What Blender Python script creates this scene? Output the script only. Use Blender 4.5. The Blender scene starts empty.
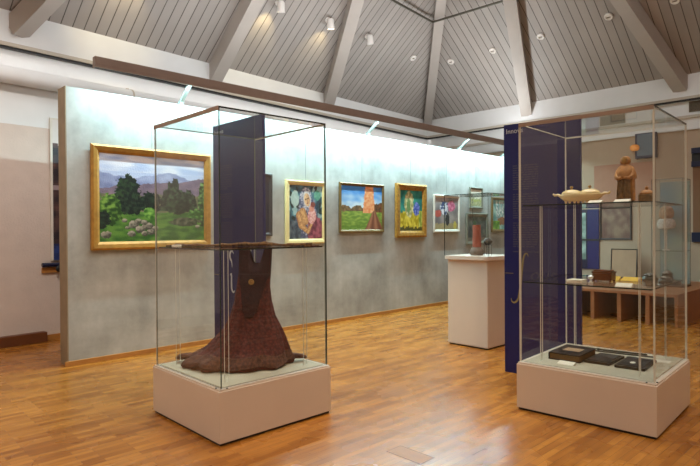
import bpy, bmesh, math, random
from mathutils import Vector, Matrix, noise
random.seed(7)
PI = math.pi
S = bpy.context.scene
COL = S.collection


# ------------------------------------------------------------------ helpers
def lin(c):
    return tuple((x / 12.92 if x <= .04045 else ((x + .055) / 1.055) ** 2.4) for x in [v / 255 for v in c])


def obj(name, bm, mats, parent=None, loc=None, rz=0, smooth=False, rec=True):
    me = bpy.data.meshes.new(name)
    if rec:
        bmesh.ops.recalc_face_normals(bm, faces=bm.faces[:])
    bm.to_mesh(me)
    bm.free()
    if not isinstance(mats, (list, tuple)):
        mats = [mats]
    for m in mats:
        me.materials.append(m)
    if smooth:
        for p in me.polygons:
            p.use_smooth = True
        try:
            me.set_sharp_from_angle(angle=math.radians(40))
        except Exception:
            pass
    o = bpy.data.objects.new(name, me)
    COL.objects.link(o)
    if parent:
        o.parent = parent
    if loc is not None:
        o.location = loc
    o.rotation_euler = (0, 0, rz)
    return o


def thing(name, label, cat, loc=(0, 0, 0), rz=0, group=None):
    o = bpy.data.objects.new(name, None)
    COL.objects.link(o)
    o.location = loc
    o.rotation_euler = (0, 0, rz)
    o.empty_display_size = .1
    tag(o, label, cat, group)
    return o


def tag(o, label, cat, group=None):
    o['label'] = label
    o['category'] = cat
    if group:
        o['group'] = group
    return o


def struct(name, bm, m, label, cat, smooth=False, **k):
    o = obj(name, bm, m, smooth=smooth, **k)
    o['kind'] = 'structure'
    tag(o, label, cat)
    return o


def nb():
    return bmesh.new()


def box(bm, x0, x1, y0, y1, z0, z1, bev=0, mi=0, seg=2):
    vs = [bm.verts.new(p) for p in ((x0, y0, z0), (x1, y0, z0), (x1, y1, z0), (x0, y1, z0),
                                    (x0, y0, z1), (x1, y0, z1), (x1, y1, z1), (x0, y1, z1))]
    fs = [bm.faces.new([vs[i] for i in q]) for q in
          ((0, 3, 2, 1), (4, 5, 6, 7), (0, 1, 5, 4), (1, 2, 6, 5), (2, 3, 7, 6), (3, 0, 4, 7))]
    for f in fs:
        f.material_index = mi
    if bev:
        es = list({e for f in fs for e in f.edges})
        r = bmesh.ops.bevel(bm, geom=es, offset=bev, segments=seg, affect='EDGES', profile=.5)
        for f in r['faces']:
            f.material_index = mi
    return fs


def B(x0, x1, y0, y1, z0, z1, bev=0):
    bm = nb()
    box(bm, x0, x1, y0, y1, z0, z1, bev)
    return bm


def frame_of(d):
    d = Vector(d).normalized()
    a = Vector((0, 0, 1)) if abs(d.z) < .95 else Vector((1, 0, 0))
    u = d.cross(a).normalized()
    return u, d.cross(u).normalized()


def tube(bm, pts, r, n=10, mi=0, cap=True, rz=None):
    """swept tube; r a number or one per point; rz flattens it vertically"""
    pts = [Vector(p) for p in pts]
    rs = r if isinstance(r, (list, tuple)) else [r] * len(pts)
    rings = []
    for i, p in enumerate(pts):
        d = pts[min(i + 1, len(pts) - 1)] - pts[max(i - 1, 0)]
        u, v = frame_of(d)
        ring = []
        for k in range(n):
            a = 2 * PI * k / n
            q = u * math.cos(a) * rs[i] + v * math.sin(a) * rs[i]
            if rz:
                q.z *= rz
            ring.append(bm.verts.new(p + q))
        rings.append(ring)
    for a, b in zip(rings, rings[1:]):
        for k in range(n):
            bm.faces.new((a[k], a[(k + 1) % n], b[(k + 1) % n], b[k])).material_index = mi
    if cap:
        bm.faces.new(rings[0][::-1]).material_index = mi
        bm.faces.new(rings[-1]).material_index = mi


def lathe(bm, prof, c=(0, 0, 0), n=24, sx=1, sy=1, mi=0, axis=None):
    """prof: (radius, height) pairs from the bottom up"""
    c = Vector(c)
    if axis:
        w = Vector(axis).normalized()
        u, v = frame_of(w)
    else:
        u, v, w = Vector((1, 0, 0)), Vector((0, 1, 0)), Vector((0, 0, 1))
    rings = []
    for r, h in prof:
        r = max(r, .0004)
        rings.append([bm.verts.new(c + u * (sx * r * math.cos(2 * PI * k / n)) + v * (sy * r * math.sin(2 * PI * k / n)) + w * h)
                      for k in range(n)])
    for a, b in zip(rings, rings[1:]):
        for k in range(n):
            bm.faces.new((a[k], a[(k + 1) % n], b[(k + 1) % n], b[k])).material_index = mi
    bm.faces.new(rings[0][::-1]).material_index = mi
    bm.faces.new(rings[-1]).material_index = mi


def prism(bm, a, b, w, h, up=(0, 0, 1)):
    """rectangular bar whose top centre line runs a -> b; width w, depth h downwards"""
    a, b, up = Vector(a), Vector(b), Vector(up).normalized()
    d = (b - a).normalized()
    s = d.cross(up).normalized() * (w / 2)
    dn = s.cross(d).normalized()
    if dn.z > 0:
        dn = -dn
    dn = dn * h
    q = []
    for p in (a, b):
        q.append([bm.verts.new(p + x) for x in (s, -s, -s + dn, s + dn)])
    for k in range(4):
        bm.faces.new((q[0][k], q[0][(k + 1) % 4], q[1][(k + 1) % 4], q[1][k]))
    bm.faces.new(q[0][::-1])
    bm.faces.new(q[1])


# ------------------------------------------------------------------ materials
def base_mat(name):
    m = bpy.data.materials.new(name)
    m.use_nodes = True
    nt = m.node_tree
    return m, nt, nt.nodes, nt.links, nt.nodes['Principled BSDF']


def mat(name, c, rough=.5, metal=0, var=0, scale=8, bump=0, bscale=60, spec=.5, coat=0, c2=None, detail=4):
    """plain surface with a little procedural mottling"""
    m, nt, N, L, p = base_mat(name)
    p.inputs['Roughness'].default_value = rough
    p.inputs['Metallic'].default_value = metal
    p.inputs['Specular IOR Level'].default_value = spec
    p.inputs['Coat Weight'].default_value = coat
    a = lin(c)
    tc = N.new('ShaderNodeTexCoord')
    nz = N.new('ShaderNodeTexNoise')
    nz.inputs['Scale'].default_value = scale
    nz.inputs['Detail'].default_value = detail
    L.new(tc.outputs['Object'], nz.inputs['Vector'])
    mx = N.new('ShaderNodeMix')
    mx.data_type = 'RGBA'
    b = lin(c2) if c2 else tuple(x * (1 - var) for x in a)
    a = a if c2 else tuple(min(1, x * (1 + var)) for x in a)
    mx.inputs[6].default_value = (*a, 1)
    mx.inputs[7].default_value = (*b, 1)
    rp = N.new('ShaderNodeMapRange')
    rp.inputs[1].default_value, rp.inputs[2].default_value = .35, .65
    L.new(nz.outputs['Fac'], rp.inputs[0])
    L.new(rp.outputs[0], mx.inputs[0])
    L.new(mx.outputs[2], p.inputs['Base Color'])
    if bump:
        n2 = N.new('ShaderNodeTexNoise')
        n2.inputs['Scale'].default_value = bscale
        n2.inputs['Detail'].default_value = 3
        L.new(tc.outputs['Object'], n2.inputs['Vector'])
        bp = N.new('ShaderNodeBump')
        bp.inputs['Strength'].default_value = bump
        bp.inputs['Distance'].default_value = .01
        L.new(n2.outputs['Fac'], bp.inputs['Height'])
        L.new(bp.outputs['Normal'], p.inputs['Normal'])
    return m


def glass(name, tint=(.988, .995, .993), boost=1.0):
    m, nt, N, L, p = base_mat(name)
    N.remove(p)
    out = N['Material Output']
    tr = N.new('ShaderNodeBsdfTransparent')
    tr.inputs[0].default_value = (*tint, 1)
    gl = N.new('ShaderNodeBsdfGlossy')
    gl.inputs['Roughness'].default_value = .0
    fr = N.new('ShaderNodeFresnel')
    fr.inputs['IOR'].default_value = 1.5
    ge = N.new('ShaderNodeNewGeometry')
    a = N.new('ShaderNodeMath')
    a.operation = 'SUBTRACT'
    a.inputs[0].default_value = 1
    L.new(ge.outputs['Backfacing'], a.inputs[1])
    b = N.new('ShaderNodeMath')
    b.operation = 'MULTIPLY'
    L.new(fr.outputs[0], b.inputs[0])
    L.new(a.outputs[0], b.inputs[1])
    d = N.new('ShaderNodeMath')
    d.operation = 'MULTIPLY'
    d.use_clamp = True
    d.inputs[1].default_value = boost
    L.new(b.outputs[0], d.inputs[0])
    mx = N.new('ShaderNodeMixShader')
    L.new(d.outputs[0], mx.inputs[0])
    L.new(tr.outputs[0], mx.inputs[1])
    L.new(gl.outputs[0], mx.inputs[2])
    L.new(mx.outputs[0], out.inputs[0])
    return m


def emit(name, c, s):
    m, nt, N, L, p = base_mat(name)
    p.inputs['Base Color'].default_value = (*lin(c), 1)
    p.inputs['Emission Color'].default_value = (*lin(c), 1)
    p.inputs['Emission Strength'].default_value = s
    return m


def paint_mat(name, rough=.45):
    m, nt, N, L, p = base_mat(name)
    at = N.new('ShaderNodeAttribute')
    at.attribute_name = 'pigment'
    L.new(at.outputs['Color'], p.inputs['Base Color'])
    p.inputs['Roughness'].default_value = rough
    return m


def floor_mat():
    m, nt, N, L, p = base_mat('parquet')
    tc = N.new('ShaderNodeTexCoord')
    br = N.new('ShaderNodeTexBrick')
    br.offset = .37
    br.inputs['Scale'].default_value = 1
    br.inputs['Brick Width'].default_value = .34
    br.inputs['Row Height'].default_value = .054
    br.inputs['Mortar Size'].default_value = .0012
    br.inputs['Mortar Smooth'].default_value = .3
    br.inputs['Bias'].default_value = 0
    br.inputs['Color1'].default_value = (*lin((146, 88, 28)), 1)
    br.inputs['Color2'].default_value = (*lin((188, 126, 52)), 1)
    br.inputs['Mortar'].default_value = (*lin((104, 62, 24)), 1)
    L.new(tc.outputs['Object'], br.inputs['Vector'])
    mp = N.new('ShaderNodeMapping')
    mp.inputs['Scale'].default_value = (2.2, 16, 1)
    L.new(tc.outputs['Object'], mp.inputs['Vector'])
    nz = N.new('ShaderNodeTexNoise')
    nz.inputs['Scale'].default_value = 1.3
    nz.inputs['Detail'].default_value = 5
    L.new(mp.outputs[0], nz.inputs['Vector'])
    mx = N.new('ShaderNodeMix')
    mx.data_type = 'RGBA'
    mx.blend_type = 'MULTIPLY'
    mx.inputs[0].default_value = 1
    cr = N.new('ShaderNodeValToRGB')
    cr.color_ramp.elements[0].position = .3
    cr.color_ramp.elements[0].color = (.78, .72, .66, 1)
    cr.color_ramp.elements[1].position = .72
    cr.color_ramp.elements[1].color = (1.12, 1.12, 1.1, 1)
    L.new(nz.outputs['Fac'], cr.inputs[0])
    L.new(br.outputs['Color'], mx.inputs[6])
    L.new(cr.outputs[0], mx.inputs[7])
    L.new(mx.outputs[2], p.inputs['Base Color'])
    n3 = N.new('ShaderNodeTexNoise')
    n3.inputs['Scale'].default_value = 3
    L.new(tc.outputs['Object'], n3.inputs['Vector'])
    mr = N.new('ShaderNodeMapRange')
    mr.inputs[3].default_value, mr.inputs[4].default_value = .2, .34
    L.new(n3.outputs['Fac'], mr.inputs[0])
    L.new(mr.outputs[0], p.inputs['Roughness'])
    return m


def plank_mat():
    """grey boards running up the roof slope: UV u runs along the eave in metres"""
    m, nt, N, L, p = base_mat('ceiling_boards')
    uv = N.new('ShaderNodeUVMap')
    sx = N.new('ShaderNodeSeparateXYZ')
    L.new(uv.outputs[0], sx.inputs[0])
    dv = N.new('ShaderNodeMath')
    dv.operation = 'DIVIDE'
    dv.inputs[1].default_value = .158
    L.new(sx.outputs[0], dv.inputs[0])
    fr = N.new('ShaderNodeMath')
    fr.operation = 'FRACT'
    L.new(dv.outputs[0], fr.inputs[0])
    lt = N.new('ShaderNodeMath')
    lt.operation = 'LESS_THAN'
    lt.inputs[1].default_value = .085
    L.new(fr.outputs[0], lt.inputs[0])
    fl = N.new('ShaderNodeMath')
    fl.operation = 'FLOOR'
    L.new(dv.outputs[0], fl.inputs[0])
    wn = N.new('ShaderNodeTexWhiteNoise')
    wn.noise_dimensions = '1D'
    L.new(fl.outputs[0], wn.inputs['W'])
    tc = N.new('ShaderNodeTexCoord')
    nz = N.new('ShaderNodeTexNoise')
    nz.inputs['Scale'].default_value = 1.1
    nz.inputs['Detail'].default_value = 6
    L.new(tc.outputs['Object'], nz.inputs['Vector'])
    ad = N.new('ShaderNodeMath')
    ad.operation = 'MULTIPLY_ADD'
    ad.inputs[1].default_value = .35
    L.new(wn.outputs['Value'], ad.inputs[0])
    L.new(nz.outputs['Fac'], ad.inputs[2])
    cr = N.new('ShaderNodeValToRGB')
    cr.color_ramp.elements[0].position = .3
    cr.color_ramp.elements[0].color = (*lin((150, 144, 138)), 1)
    cr.color_ramp.elements[1].position = .95
    cr.color_ramp.elements[1].color = (*lin((168, 161, 154)), 1)
    L.new(ad.outputs[0], cr.inputs[0])
    mx = N.new('ShaderNodeMix')
    mx.data_type = 'RGBA'
    mx.inputs[7].default_value = (*lin((84, 76, 70)), 1)
    L.new(lt.outputs[0], mx.inputs[0])
    L.new(cr.outputs[0], mx.inputs[6])
    L.new(mx.outputs[2], p.inputs['Base Color'])
    p.inputs['Roughness'].default_value = .55
    bp = N.new('ShaderNodeBump')
    bp.inputs['Distance'].default_value = .012
    bp.inputs['Strength'].default_value = .7
    bp.invert = True
    L.new(lt.outputs[0], bp.inputs['Height'])
    L.new(bp.outputs[0], p.inputs['Normal'])
    return m


def concrete_mat():
    m, nt, N, L, p = base_mat('grey_concrete')
    tc = N.new('ShaderNodeTexCoord')
    n1 = N.new('ShaderNodeTexNoise')
    n1.inputs['Scale'].default_value = 1.5
    n1.inputs['Detail'].default_value = 8
    n1.inputs['Roughness'].default_value = .65
    L.new(tc.outputs['Object'], n1.inputs['Vector'])
    cr = N.new('ShaderNodeValToRGB')
    cr.color_ramp.elements[0].position = .3
    cr.color_ramp.elements[0].color = (*lin((142, 144, 140)), 1)
    cr.color_ramp.elements[1].position = .7
    cr.color_ramp.elements[1].color = (*lin((190, 192, 188)), 1)
    L.new(n1.outputs['Fac'], cr.inputs[0])
    mp = N.new('ShaderNodeMapping')
    mp.inputs['Scale'].default_value = (4, 4, .8)
    L.new(tc.outputs['Object'], mp.inputs['Vector'])
    n2 = N.new('ShaderNodeTexNoise')
    n2.inputs['Scale'].default_value = 1.6
    n2.inputs['Detail'].default_value = 4
    L.new(mp.outputs[0], n2.inputs['Vector'])
    c2 = N.new('ShaderNodeValToRGB')
    c2.color_ramp.elements[0].position = .32
    c2.color_ramp.elements[0].color = (.93, .92, .9, 1)
    c2.color_ramp.elements[1].position = .62
    c2.color_ramp.elements[1].color = (1.04, 1.04, 1.04, 1)
    L.new(n2.outputs['Fac'], c2.inputs[0])
    mx = N.new('ShaderNodeMix')
    mx.data_type = 'RGBA'
    mx.blend_type = 'MULTIPLY'
    mx.inputs[0].default_value = 1
    L.new(cr.outputs[0], mx.inputs[6])
    L.new(c2.outputs[0], mx.inputs[7])
    L.new(mx.outputs[2], p.inputs['Base Color'])
    p.inputs['Roughness'].default_value = .85
    return m


M = dict(
    floor=floor_mat(), boards=plank_mat(), concrete=concrete_mat(),
    beam=mat('painted_beam', (174, 166, 158), .5, var=.04, scale=2),
    white=mat('white_paint', (224, 224, 222), .7, var=.02, scale=3),
    plaster=mat('rough_plaster', (208, 192, 180), .85, var=.03, scale=5, bump=.5, bscale=45),
    dim_wall=mat('beige_wall', (178, 156, 132), .8, var=.04, scale=2),
    edge=mat('partition_edge', (142, 126, 102), .7, var=.08, scale=6),
    skirt=mat('oak_skirting', (176, 120, 58), .45, var=.08, scale=9),
    dark_oak=mat('brown_oak', (104, 58, 28), .5, var=.1, scale=9),
    ledge=mat('ledge_grey', (188, 178, 162), .6, var=.02),
    black=mat('black_plastic', (22, 21, 20), .5),
    bar=mat('brown_bar', (138, 116, 102), .4, metal=.15, var=.04),
    cyan=mat('pale_metal', (158, 170, 166), .35, metal=.3),
    case_base=mat('pale_laminate', (216, 200, 184), .4, var=.015, scale=3),
    case_floor=mat('grey_felt', (178, 172, 152), .9, var=.03, scale=20),
    rim=mat('bronze_rim', (158, 136, 122), .4, metal=.1),
    rim_dark=mat('dark_glass_edge', (38, 40, 38), .25),
    navy=mat('navy_board', (11, 17, 86), .42, var=.03),
    navy_trim=mat('navy_lacquer', (12, 16, 52), .4),
    letter=mat('pale_lettering', (196, 198, 204), .6),
    small_print=mat('grey_small_print', (72, 68, 92), .6),
    gold_letter=mat('dull_gold_lettering', (142, 124, 74), .5),
    gold=mat('gilt_wood', (172, 126, 54), .42, metal=.2, var=.15, scale=14),
    dark_gold=mat('old_gilt', (170, 124, 54), .4, metal=.3, var=.25, scale=25),
    cream=mat('cream_frame', (226, 204, 142), .5, var=.05, scale=10),
    thin_gold=mat('thin_gilt', (118, 94, 56), .4, metal=.3, var=.1),
    dark_frame=mat('dark_frame', (48, 44, 42), .5, var=.1),
    grey_frame=mat('grey_green_frame', (112, 112, 98), .5, var=.1),
    white_frame=mat('white_frame', (214, 206, 192), .5, var=.04),
    paint=paint_mat('oil_paint'),
    wire=mat('hanging_wire', (150, 158, 158), .5, metal=.5),
    glass=glass('case_glass'),
    glass_edge=mat('glass_edge', (48, 62, 56), .2),
    mid_edge=mat('mid_glass_edge', (120, 128, 120), .2),
    pale_edge=mat('pale_glass_edge', (222, 222, 212), .25),
    shelf_edge=mat('dark_green_glass_edge', (26, 38, 32), .2),
    chrome=mat('chrome', (180, 180, 176), .22, metal=.9),
    porcelain=mat('cream_porcelain', (226, 206, 156), .25, var=.03, coat=.4),
    gilt=mat('worn_gilding', (160, 124, 66), .45, metal=.3, var=.2, scale=40),
    ochre=mat('carved_ochre', (168, 118, 62), .6, var=.25, scale=30, bump=.4),
    olive=mat('dark_olive_carving', (112, 84, 44), .6, var=.35, scale=45, bump=.5),
    card=mat('white_card', (226, 222, 206), .7),
    yellow=mat('yellow_card', (214, 176, 62), .7),
    brass=mat('dark_brass', (112, 66, 34), .35, metal=.6, var=.2, scale=30),
    leather=mat('dark_leather', (34, 26, 20), .55, var=.3, scale=30),
    leather2=mat('worn_black_cover', (30, 26, 20), .5, c2=(70, 58, 40), scale=18),
    steel=mat('dull_steel', (92, 88, 78), .4, metal=.6),
    clay=mat('red_clay', (150, 78, 56), .8, var=.15, scale=18, bump=.4),
    stone=mat('grey_stone', (110, 96, 84), .8, var=.2, scale=18, bump=.4),
    bench=mat('orange_wood', (150, 92, 52), .45, var=.1, scale=5),
    grille=mat('vent_brown', (112, 98, 76), .6),
    spot=mat('white_lamp_housing', (236, 232, 226), .35),
    lamp_lit=emit('lit_bulb', (255, 226, 180), 14),
    tube=emit('fluorescent_tube', (226, 250, 250), 2.5),
    orange=emit('orange_glow', (220, 140, 60), .2),
    fur=mat('white_fur', (200, 186, 172), .95, var=.2, scale=30, bump=1, bscale=50),
    screen=mat('grey_screen', (96, 112, 124), .25),
    paper=mat('tan_paper', (172, 142, 112), .7, var=.05),
    pink=mat('pinkish_board', (172, 128, 104), .8, var=.03),
    brown_board=mat('brown_board', (126, 92, 64), .8, var=.03),
    sash=mat('brown_woven', (66, 44, 28), .9, c2=(128, 94, 56), scale=60, bump=.6),
)


def dress_mat():
    m, nt, N, L, p = base_mat('dark_red_woven_cloth')
    tc = N.new('ShaderNodeTexCoord')
    vo = N.new('ShaderNodeTexVoronoi')
    vo.inputs['Scale'].default_value = 45
    L.new(tc.outputs['Object'], vo.inputs['Vector'])
    nz = N.new('ShaderNodeTexNoise')
    nz.inputs['Scale'].default_value = 6
    nz.inputs['Detail'].default_value = 4
    L.new(tc.outputs['Object'], nz.inputs['Vector'])
    mx = N.new('ShaderNodeMix')
    mx.data_type = 'RGBA'
    mx.inputs[6].default_value = (*lin((112, 54, 46)), 1)
    mx.inputs[7].default_value = (*lin((54, 26, 26)), 1)
    L.new(vo.outputs['Distance'], mx.inputs[0])
    m2 = N.new('ShaderNodeMix')
    m2.data_type = 'RGBA'
    m2.blend_type = 'MULTIPLY'
    m2.inputs[0].default_value = .8
    cr = N.new('ShaderNodeValToRGB')
    cr.color_ramp.elements[0].position = .35
    cr.color_ramp.elements[0].color = (.7, .66, .66, 1)
    cr.color_ramp.elements[1].position = .65
    L.new(nz.outputs['Fac'], cr.inputs[0])
    L.new(mx.outputs[2], m2.inputs[6])
    L.new(cr.outputs[0], m2.inputs[7])
    L.new(m2.outputs[2], p.inputs['Base Color'])
    p.inputs['Roughness'].default_value = .9
    bp = N.new('ShaderNodeBump')
    bp.inputs['Strength'].default_value = .5
    bp.inputs['Distance'].default_value = .006
    L.new(vo.outputs['Distance'], bp.inputs['Height'])
    L.new(bp.outputs[0], p.inputs['Normal'])
    return m


M['dress'] = dress_mat()
M['dress_hem'] = mat('brown_hem_band', (104, 66, 48), .9, c2=(66, 40, 34), scale=45, bump=.5)
M['placket'] = mat('dark_embroidery', (62, 32, 32), .9, c2=(36, 22, 26), scale=70, bump=.5)

# ------------------------------------------------------------------ camera
cam_d = bpy.data.cameras.new('camera')
cam = bpy.data.objects.new('camera', cam_d)
COL.objects.link(cam)
F = Vector((.69208632, .72178457, -.00659995))
R = Vector((.72175063, -.69211778, -.00699979))
U = R.cross(F)
cam.matrix_world = Matrix(((R.x, U.x, -F.x, 0), (R.y, U.y, -F.y, 0), (R.z, U.z, -F.z, 1.5), (0, 0, 0, 1)))
cam_d.sensor_width = 36
cam_d.lens = 557.97 / 700 * 36
cam_d.clip_start = .05
S.camera = cam

# ------------------------------------------------------------------ the hall
# eave corners (plan): far corner, right-front, near, left-back
TNL, TNR = .86, .70                   # rise of the left and right slopes
EZ = 4.35
C0 = Vector((11.76, 9.28))
dL = Vector((.9951, .0985))           # along the left eave
dR = Vector((.0174, -.9998))          # along the right eave
CL = C0 - dL * 13.6                   # left-back corner
CR = C0 + dR * 11.8                   # right-front corner
CN = CL + Vector((.0, -10.5))
APEX = Vector((5.1, 3.4))


def inw(p, q):
    d = (q - p).normalized()
    n = Vector((-d.y, d.x))
    return d, (n if n.dot(APEX - p) > 0 else -n)


corners = [CL, C0, CR, CN]
ROOF_GAP = 2.85                         # rim height above the eaves of an unseen opening added for daylight
TNS = (TNL, TNR, .86, .70)


def cross2(p, d, q, e):                # where two plan lines meet
    k = ((q - p).x * e.y - (q - p).y * e.x) / (d.x * e.y - d.y * e.x)
    return p + d * k


def inner(k):                          # opening corner above eave corner k
    a, b, c = corners[k - 1], corners[k], corners[(k + 1) % 4]
    d1, n1 = inw(a, b)
    d2, n2 = inw(b, c)
    q = cross2(a + n1 * (ROOF_GAP / TNS[k - 1]), d1, b + n2 * (ROOF_GAP / TNS[k]), d2)
    return Vector((q.x, q.y, EZ + ROOF_GAP))


def roof_face(k):
    p, q = corners[k], corners[(k + 1) % 4]
    bm = nb()
    uvl = bm.loops.layers.uv.new('UVMap')
    d, n = inw(p, q)
    up = Vector((0, 0, .06))
    lo = [Vector((*p, EZ)), Vector((*q, EZ)), inner((k + 1) % 4), inner(k)]
    vs = [bm.verts.new(v) for v in lo] + [bm.verts.new(v + up) for v in lo]
    for idx in ((0, 1, 2, 3), (7, 6, 5, 4), (0, 4, 5, 1), (1, 5, 6, 2), (2, 6, 7, 3), (3, 7, 4, 0)):
        f = bm.faces.new([vs[i] for i in idx])
        for l in f.loops:
            r = Vector((l.vert.co.x, l.vert.co.y)) - p
            l[uvl].uv = (r.dot(d), r.dot(n))
    return bm


names = [('ceiling_left', 'sloping grey boarded ceiling above the concrete partition wall'),
         ('ceiling_right', 'sloping grey boarded ceiling above the right end of the hall'),
         ('ceiling_front', 'sloping grey boarded ceiling over the near right side'),
         ('ceiling_back', 'sloping grey boarded ceiling over the near left side')]
for k, (nm, lb) in enumerate(names):
    struct(nm, roof_face(k), M['boards'], lb, 'ceiling')

struct('floor', B(-3, 13.4, -3.4, 10.4, -.12, 0), M['floor'], 'orange brown oak strip parquet floor of the hall', 'floor')


def wall_run(p, q, off, th, z0, z1, ext=.4):
    d, n = inw(p, q)
    bm = nb()
    a, b = p - d * ext - n * off, q + d * ext - n * off
    vs = []
    for v in (a, b, b - n * th, a - n * th):
        vs.append(v)
    lo = [bm.verts.new((v.x, v.y, z0)) for v in vs]
    hi = [bm.verts.new((v.x, v.y, z1)) for v in vs]
    bm.faces.new(lo[::-1])
    bm.faces.new(hi)
    for k in range(4):
        bm.faces.new((lo[k], lo[(k + 1) % 4], hi[(k + 1) % 4], hi[k]))
    return bm


# left wall: rough plaster below, smooth white above, white fascia under the boards
struct('wall_left', wall_run(CL, C0, .10, .2, 0, 2.92), M['plaster'], 'rough pinkish plaster wall behind the partition at far left', 'wall')
struct('wall_left_upper', wall_run(CL, C0, .10, .2, 2.9205, 4.5), M['white'], 'smooth white upper wall above the rough plaster', 'wall')
struct('trim_1', wall_run(CL, C0, -.02, .08, 3.95, 4.42, 0), M['white'], 'white fascia board under the left ceiling boards', 'trim')
struct('trim_2', wall_run(CL, C0, -.05, .10, 3.90, 3.948, 0), M['ledge'], 'thin grey ledge under the left white fascia', 'trim')
struct('trim_3', wall_run(CL, C0, -.03, .05, 3.87, 3.899, 0), M['black'], 'dark lighting slot under the left grey ledge', 'trim')
# right wall
struct('wall_right', wall_run(C0, CR, .12, .2, 0, 3.34), M['dim_wall'], 'beige wall behind the right display case', 'wall')
struct('wall_right_upper', wall_run(C0, CR, .06, .26, 3.3405, 4.5), M['white'], 'white upper wall band at right with vent grilles', 'wall')
struct('trim_4', wall_run(C0, CR, -.02, .07, 3.95, 4.42, 0), M['white'], 'white water stained fascia board under the right ceiling boards', 'trim')
struct('trim_5', wall_run(C0, CR, -.05, .10, 3.90, 3.948, 0), M['ledge'], 'thin grey ledge under the right white fascia', 'trim')
struct('trim_6', wall_run(C0, CR, -.03, .05, 3.87, 3.899, 0), M['black'], 'dark lighting slot under the right grey ledge', 'trim')
struct('trim_7', wall_run(C0, CR, .0, .06, 3.55, 3.60, 0), M['ledge'], 'thin tan ledge below the vent grilles at right', 'trim')
struct('wall_front', wall_run(CR, CN, .10, .2, 0, 4.5), M['dim_wall'], 'beige wall closing the near right side of the hall', 'wall')
struct('wall_back', wall_run(CN, CL, .10, .2, 0, 4.5), M['dim_wall'], 'beige wall closing the near left side of the hall', 'wall')
# left skirting
dl, nl = inw(CL, C0)
angL = math.atan2(dL.y, dL.x)


def along_left(x):                     # point of the left wall face at world x
    t = (x - CL.x) / dL.x
    return CL + dL * t - nl * .10


pw = along_left(2.27)
o = struct('baseboard_left', B(0, 9.5, -.02, -.0005, .001, .075), M['skirt'], 'thin oak skirting along the plaster wall', 'skirting board',
           loc=(pw.x, pw.y, 0), rz=angL)
o = obj('wall_plinth', B(-3.4, 0, -.11, -.003, .001, .135, .004), M['dark_oak'], loc=(pw.x, pw.y, 0), rz=angL)
tag(o, 'low boxed brown wooden plinth at the foot of the plaster wall', 'plinth')
# white round duct along the left wall
pd = along_left(-1.5)
t = thing('air_duct', 'long round white air duct along the top of the left wall', 'duct', (pd.x, pd.y, 3.53), angL)
bm = nb()
tube(bm, [(0, -.135, 0), (13.0, -.135, 0)], .11, 20)
obj('pipe', bm, M['white'], t, smooth=True)
for x in (2.2, 5.0, 7.8, 10.6):
    bm = nb()
    box(bm, x - .015, x + .015, -.06, -.001, .112, .15)
    lathe(bm, [(.116, -.012), (.116, .012)], (x, -.135, 0), 20, axis=(1, 0, 0))
    obj('duct_bracket', bm, M['ledge'], t)

# rafters fan out towards the middle of the hall, under the boards


def roof_z(x, y, side):
    n = Vector((.0985, -.9951)) if side == 'L' else Vector((-.9998, -.0174))
    return EZ + (TNL if side == 'L' else TNR) * (Vector((x, y)) - C0).dot(n)


def rafter(p, q, side, label, w=.22, h=.26):
    p, q = Vector(p), Vector(q)
    d = (q - p).normalized()
    rise = (roof_z(*(p + d), side) - roof_z(*p, side))
    e = p + d * ((EZ + ROOF_GAP - .03 - roof_z(*p, side)) / rise)
    s_ = p - d * .12
    bm = nb()
    prism(bm, (s_.x, s_.y, roof_z(*s_, side)), (e.x, e.y, roof_z(*e, side)), w, h)
    return struct('ceiling_beam', bm, M['beam'], label, 'beam')


rafter((1.95, 8.31), (3.9, 5.3), 'L', 'grey painted ceiling beam at the top left corner of the photo')
rafter((5.02, 8.61), (5.06, 7.6), 'L', 'grey ceiling beam second from left, above the left glass case')
rafter((7.90, 8.90), (7.10, 7.27), 'L', 'grey ceiling beam third from left, beside the lit spotlight')
rafter((11.74, 9.26), (inner(1).x, inner(1).y), 'L', 'grey corner hip beam where the two ceiling slopes meet', w=.2, h=.2)
rafter((11.80, 6.43), (9.66, 5.56), 'R', 'grey ceiling beam above the navy panel with white title', w=.24)
rafter((11.86, 3.29), (10.28, 3.64), 'R', 'grey slanting ceiling beam at the top right of the photo', w=.24)

# tie rods between the beams high up
for a, b, lb in (((9.28, 7.16, 5.78), (2.0, 6.25, 5.78), 'thin grey metal tie rod crossing the left ceiling slope'),
                 ((9.28, 7.16, 5.78), (9.44, 5.6, 5.80), 'thin grey metal tie rod crossing the right ceiling slope')):
    bm = nb()
    tube(bm, [a, b], .022, 8)
    o = struct('trim_8', bm, M['steel'], lb, 'rod', smooth=True)

# vents on the right upper wall
angR = math.atan2(dR.y, dR.x)


def on_right(y, off):                  # point at distance off outside the right eave line
    return Vector((C0.x + (C0.y - y) * .0174 + off, y))


for y, z, lb in ((4.56, 3.72, 'brown slatted vent grille on the wall behind the tall glass case'),
                 (2.92, 3.76, 'brown slatted vent grille at the right edge of the photo')):
    p = on_right(y, .06)
    t = thing('vent_grille', lb, 'vent', (p.x, p.y, z), angR - PI / 2 + PI, group='vent grilles on the right wall')
    bm = nb()                          # local -x... faces the hall
    box(bm, -.02, -.001, -.25, .25, -.1, -.085)
    box(bm, -.02, -.001, -.25, .25, .085, .1)
    box(bm, -.02, -.001, -.25, -.235, -.085, .085)
    box(bm, -.02, -.001, .235, .25, -.085, .085)
    obj('vent_frame', bm, M['grille'], t)
    bm = nb()
    for k in range(9):
        box(bm, -.014, -.001, -.235, .235, -.08 + k * .019, -.07 + k * .019)
    obj('slat', bm, M['grille'], t)
    obj('backing', B(-.002, -.0002, -.235, .235, -.085, .085), M['black'], t)

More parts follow.
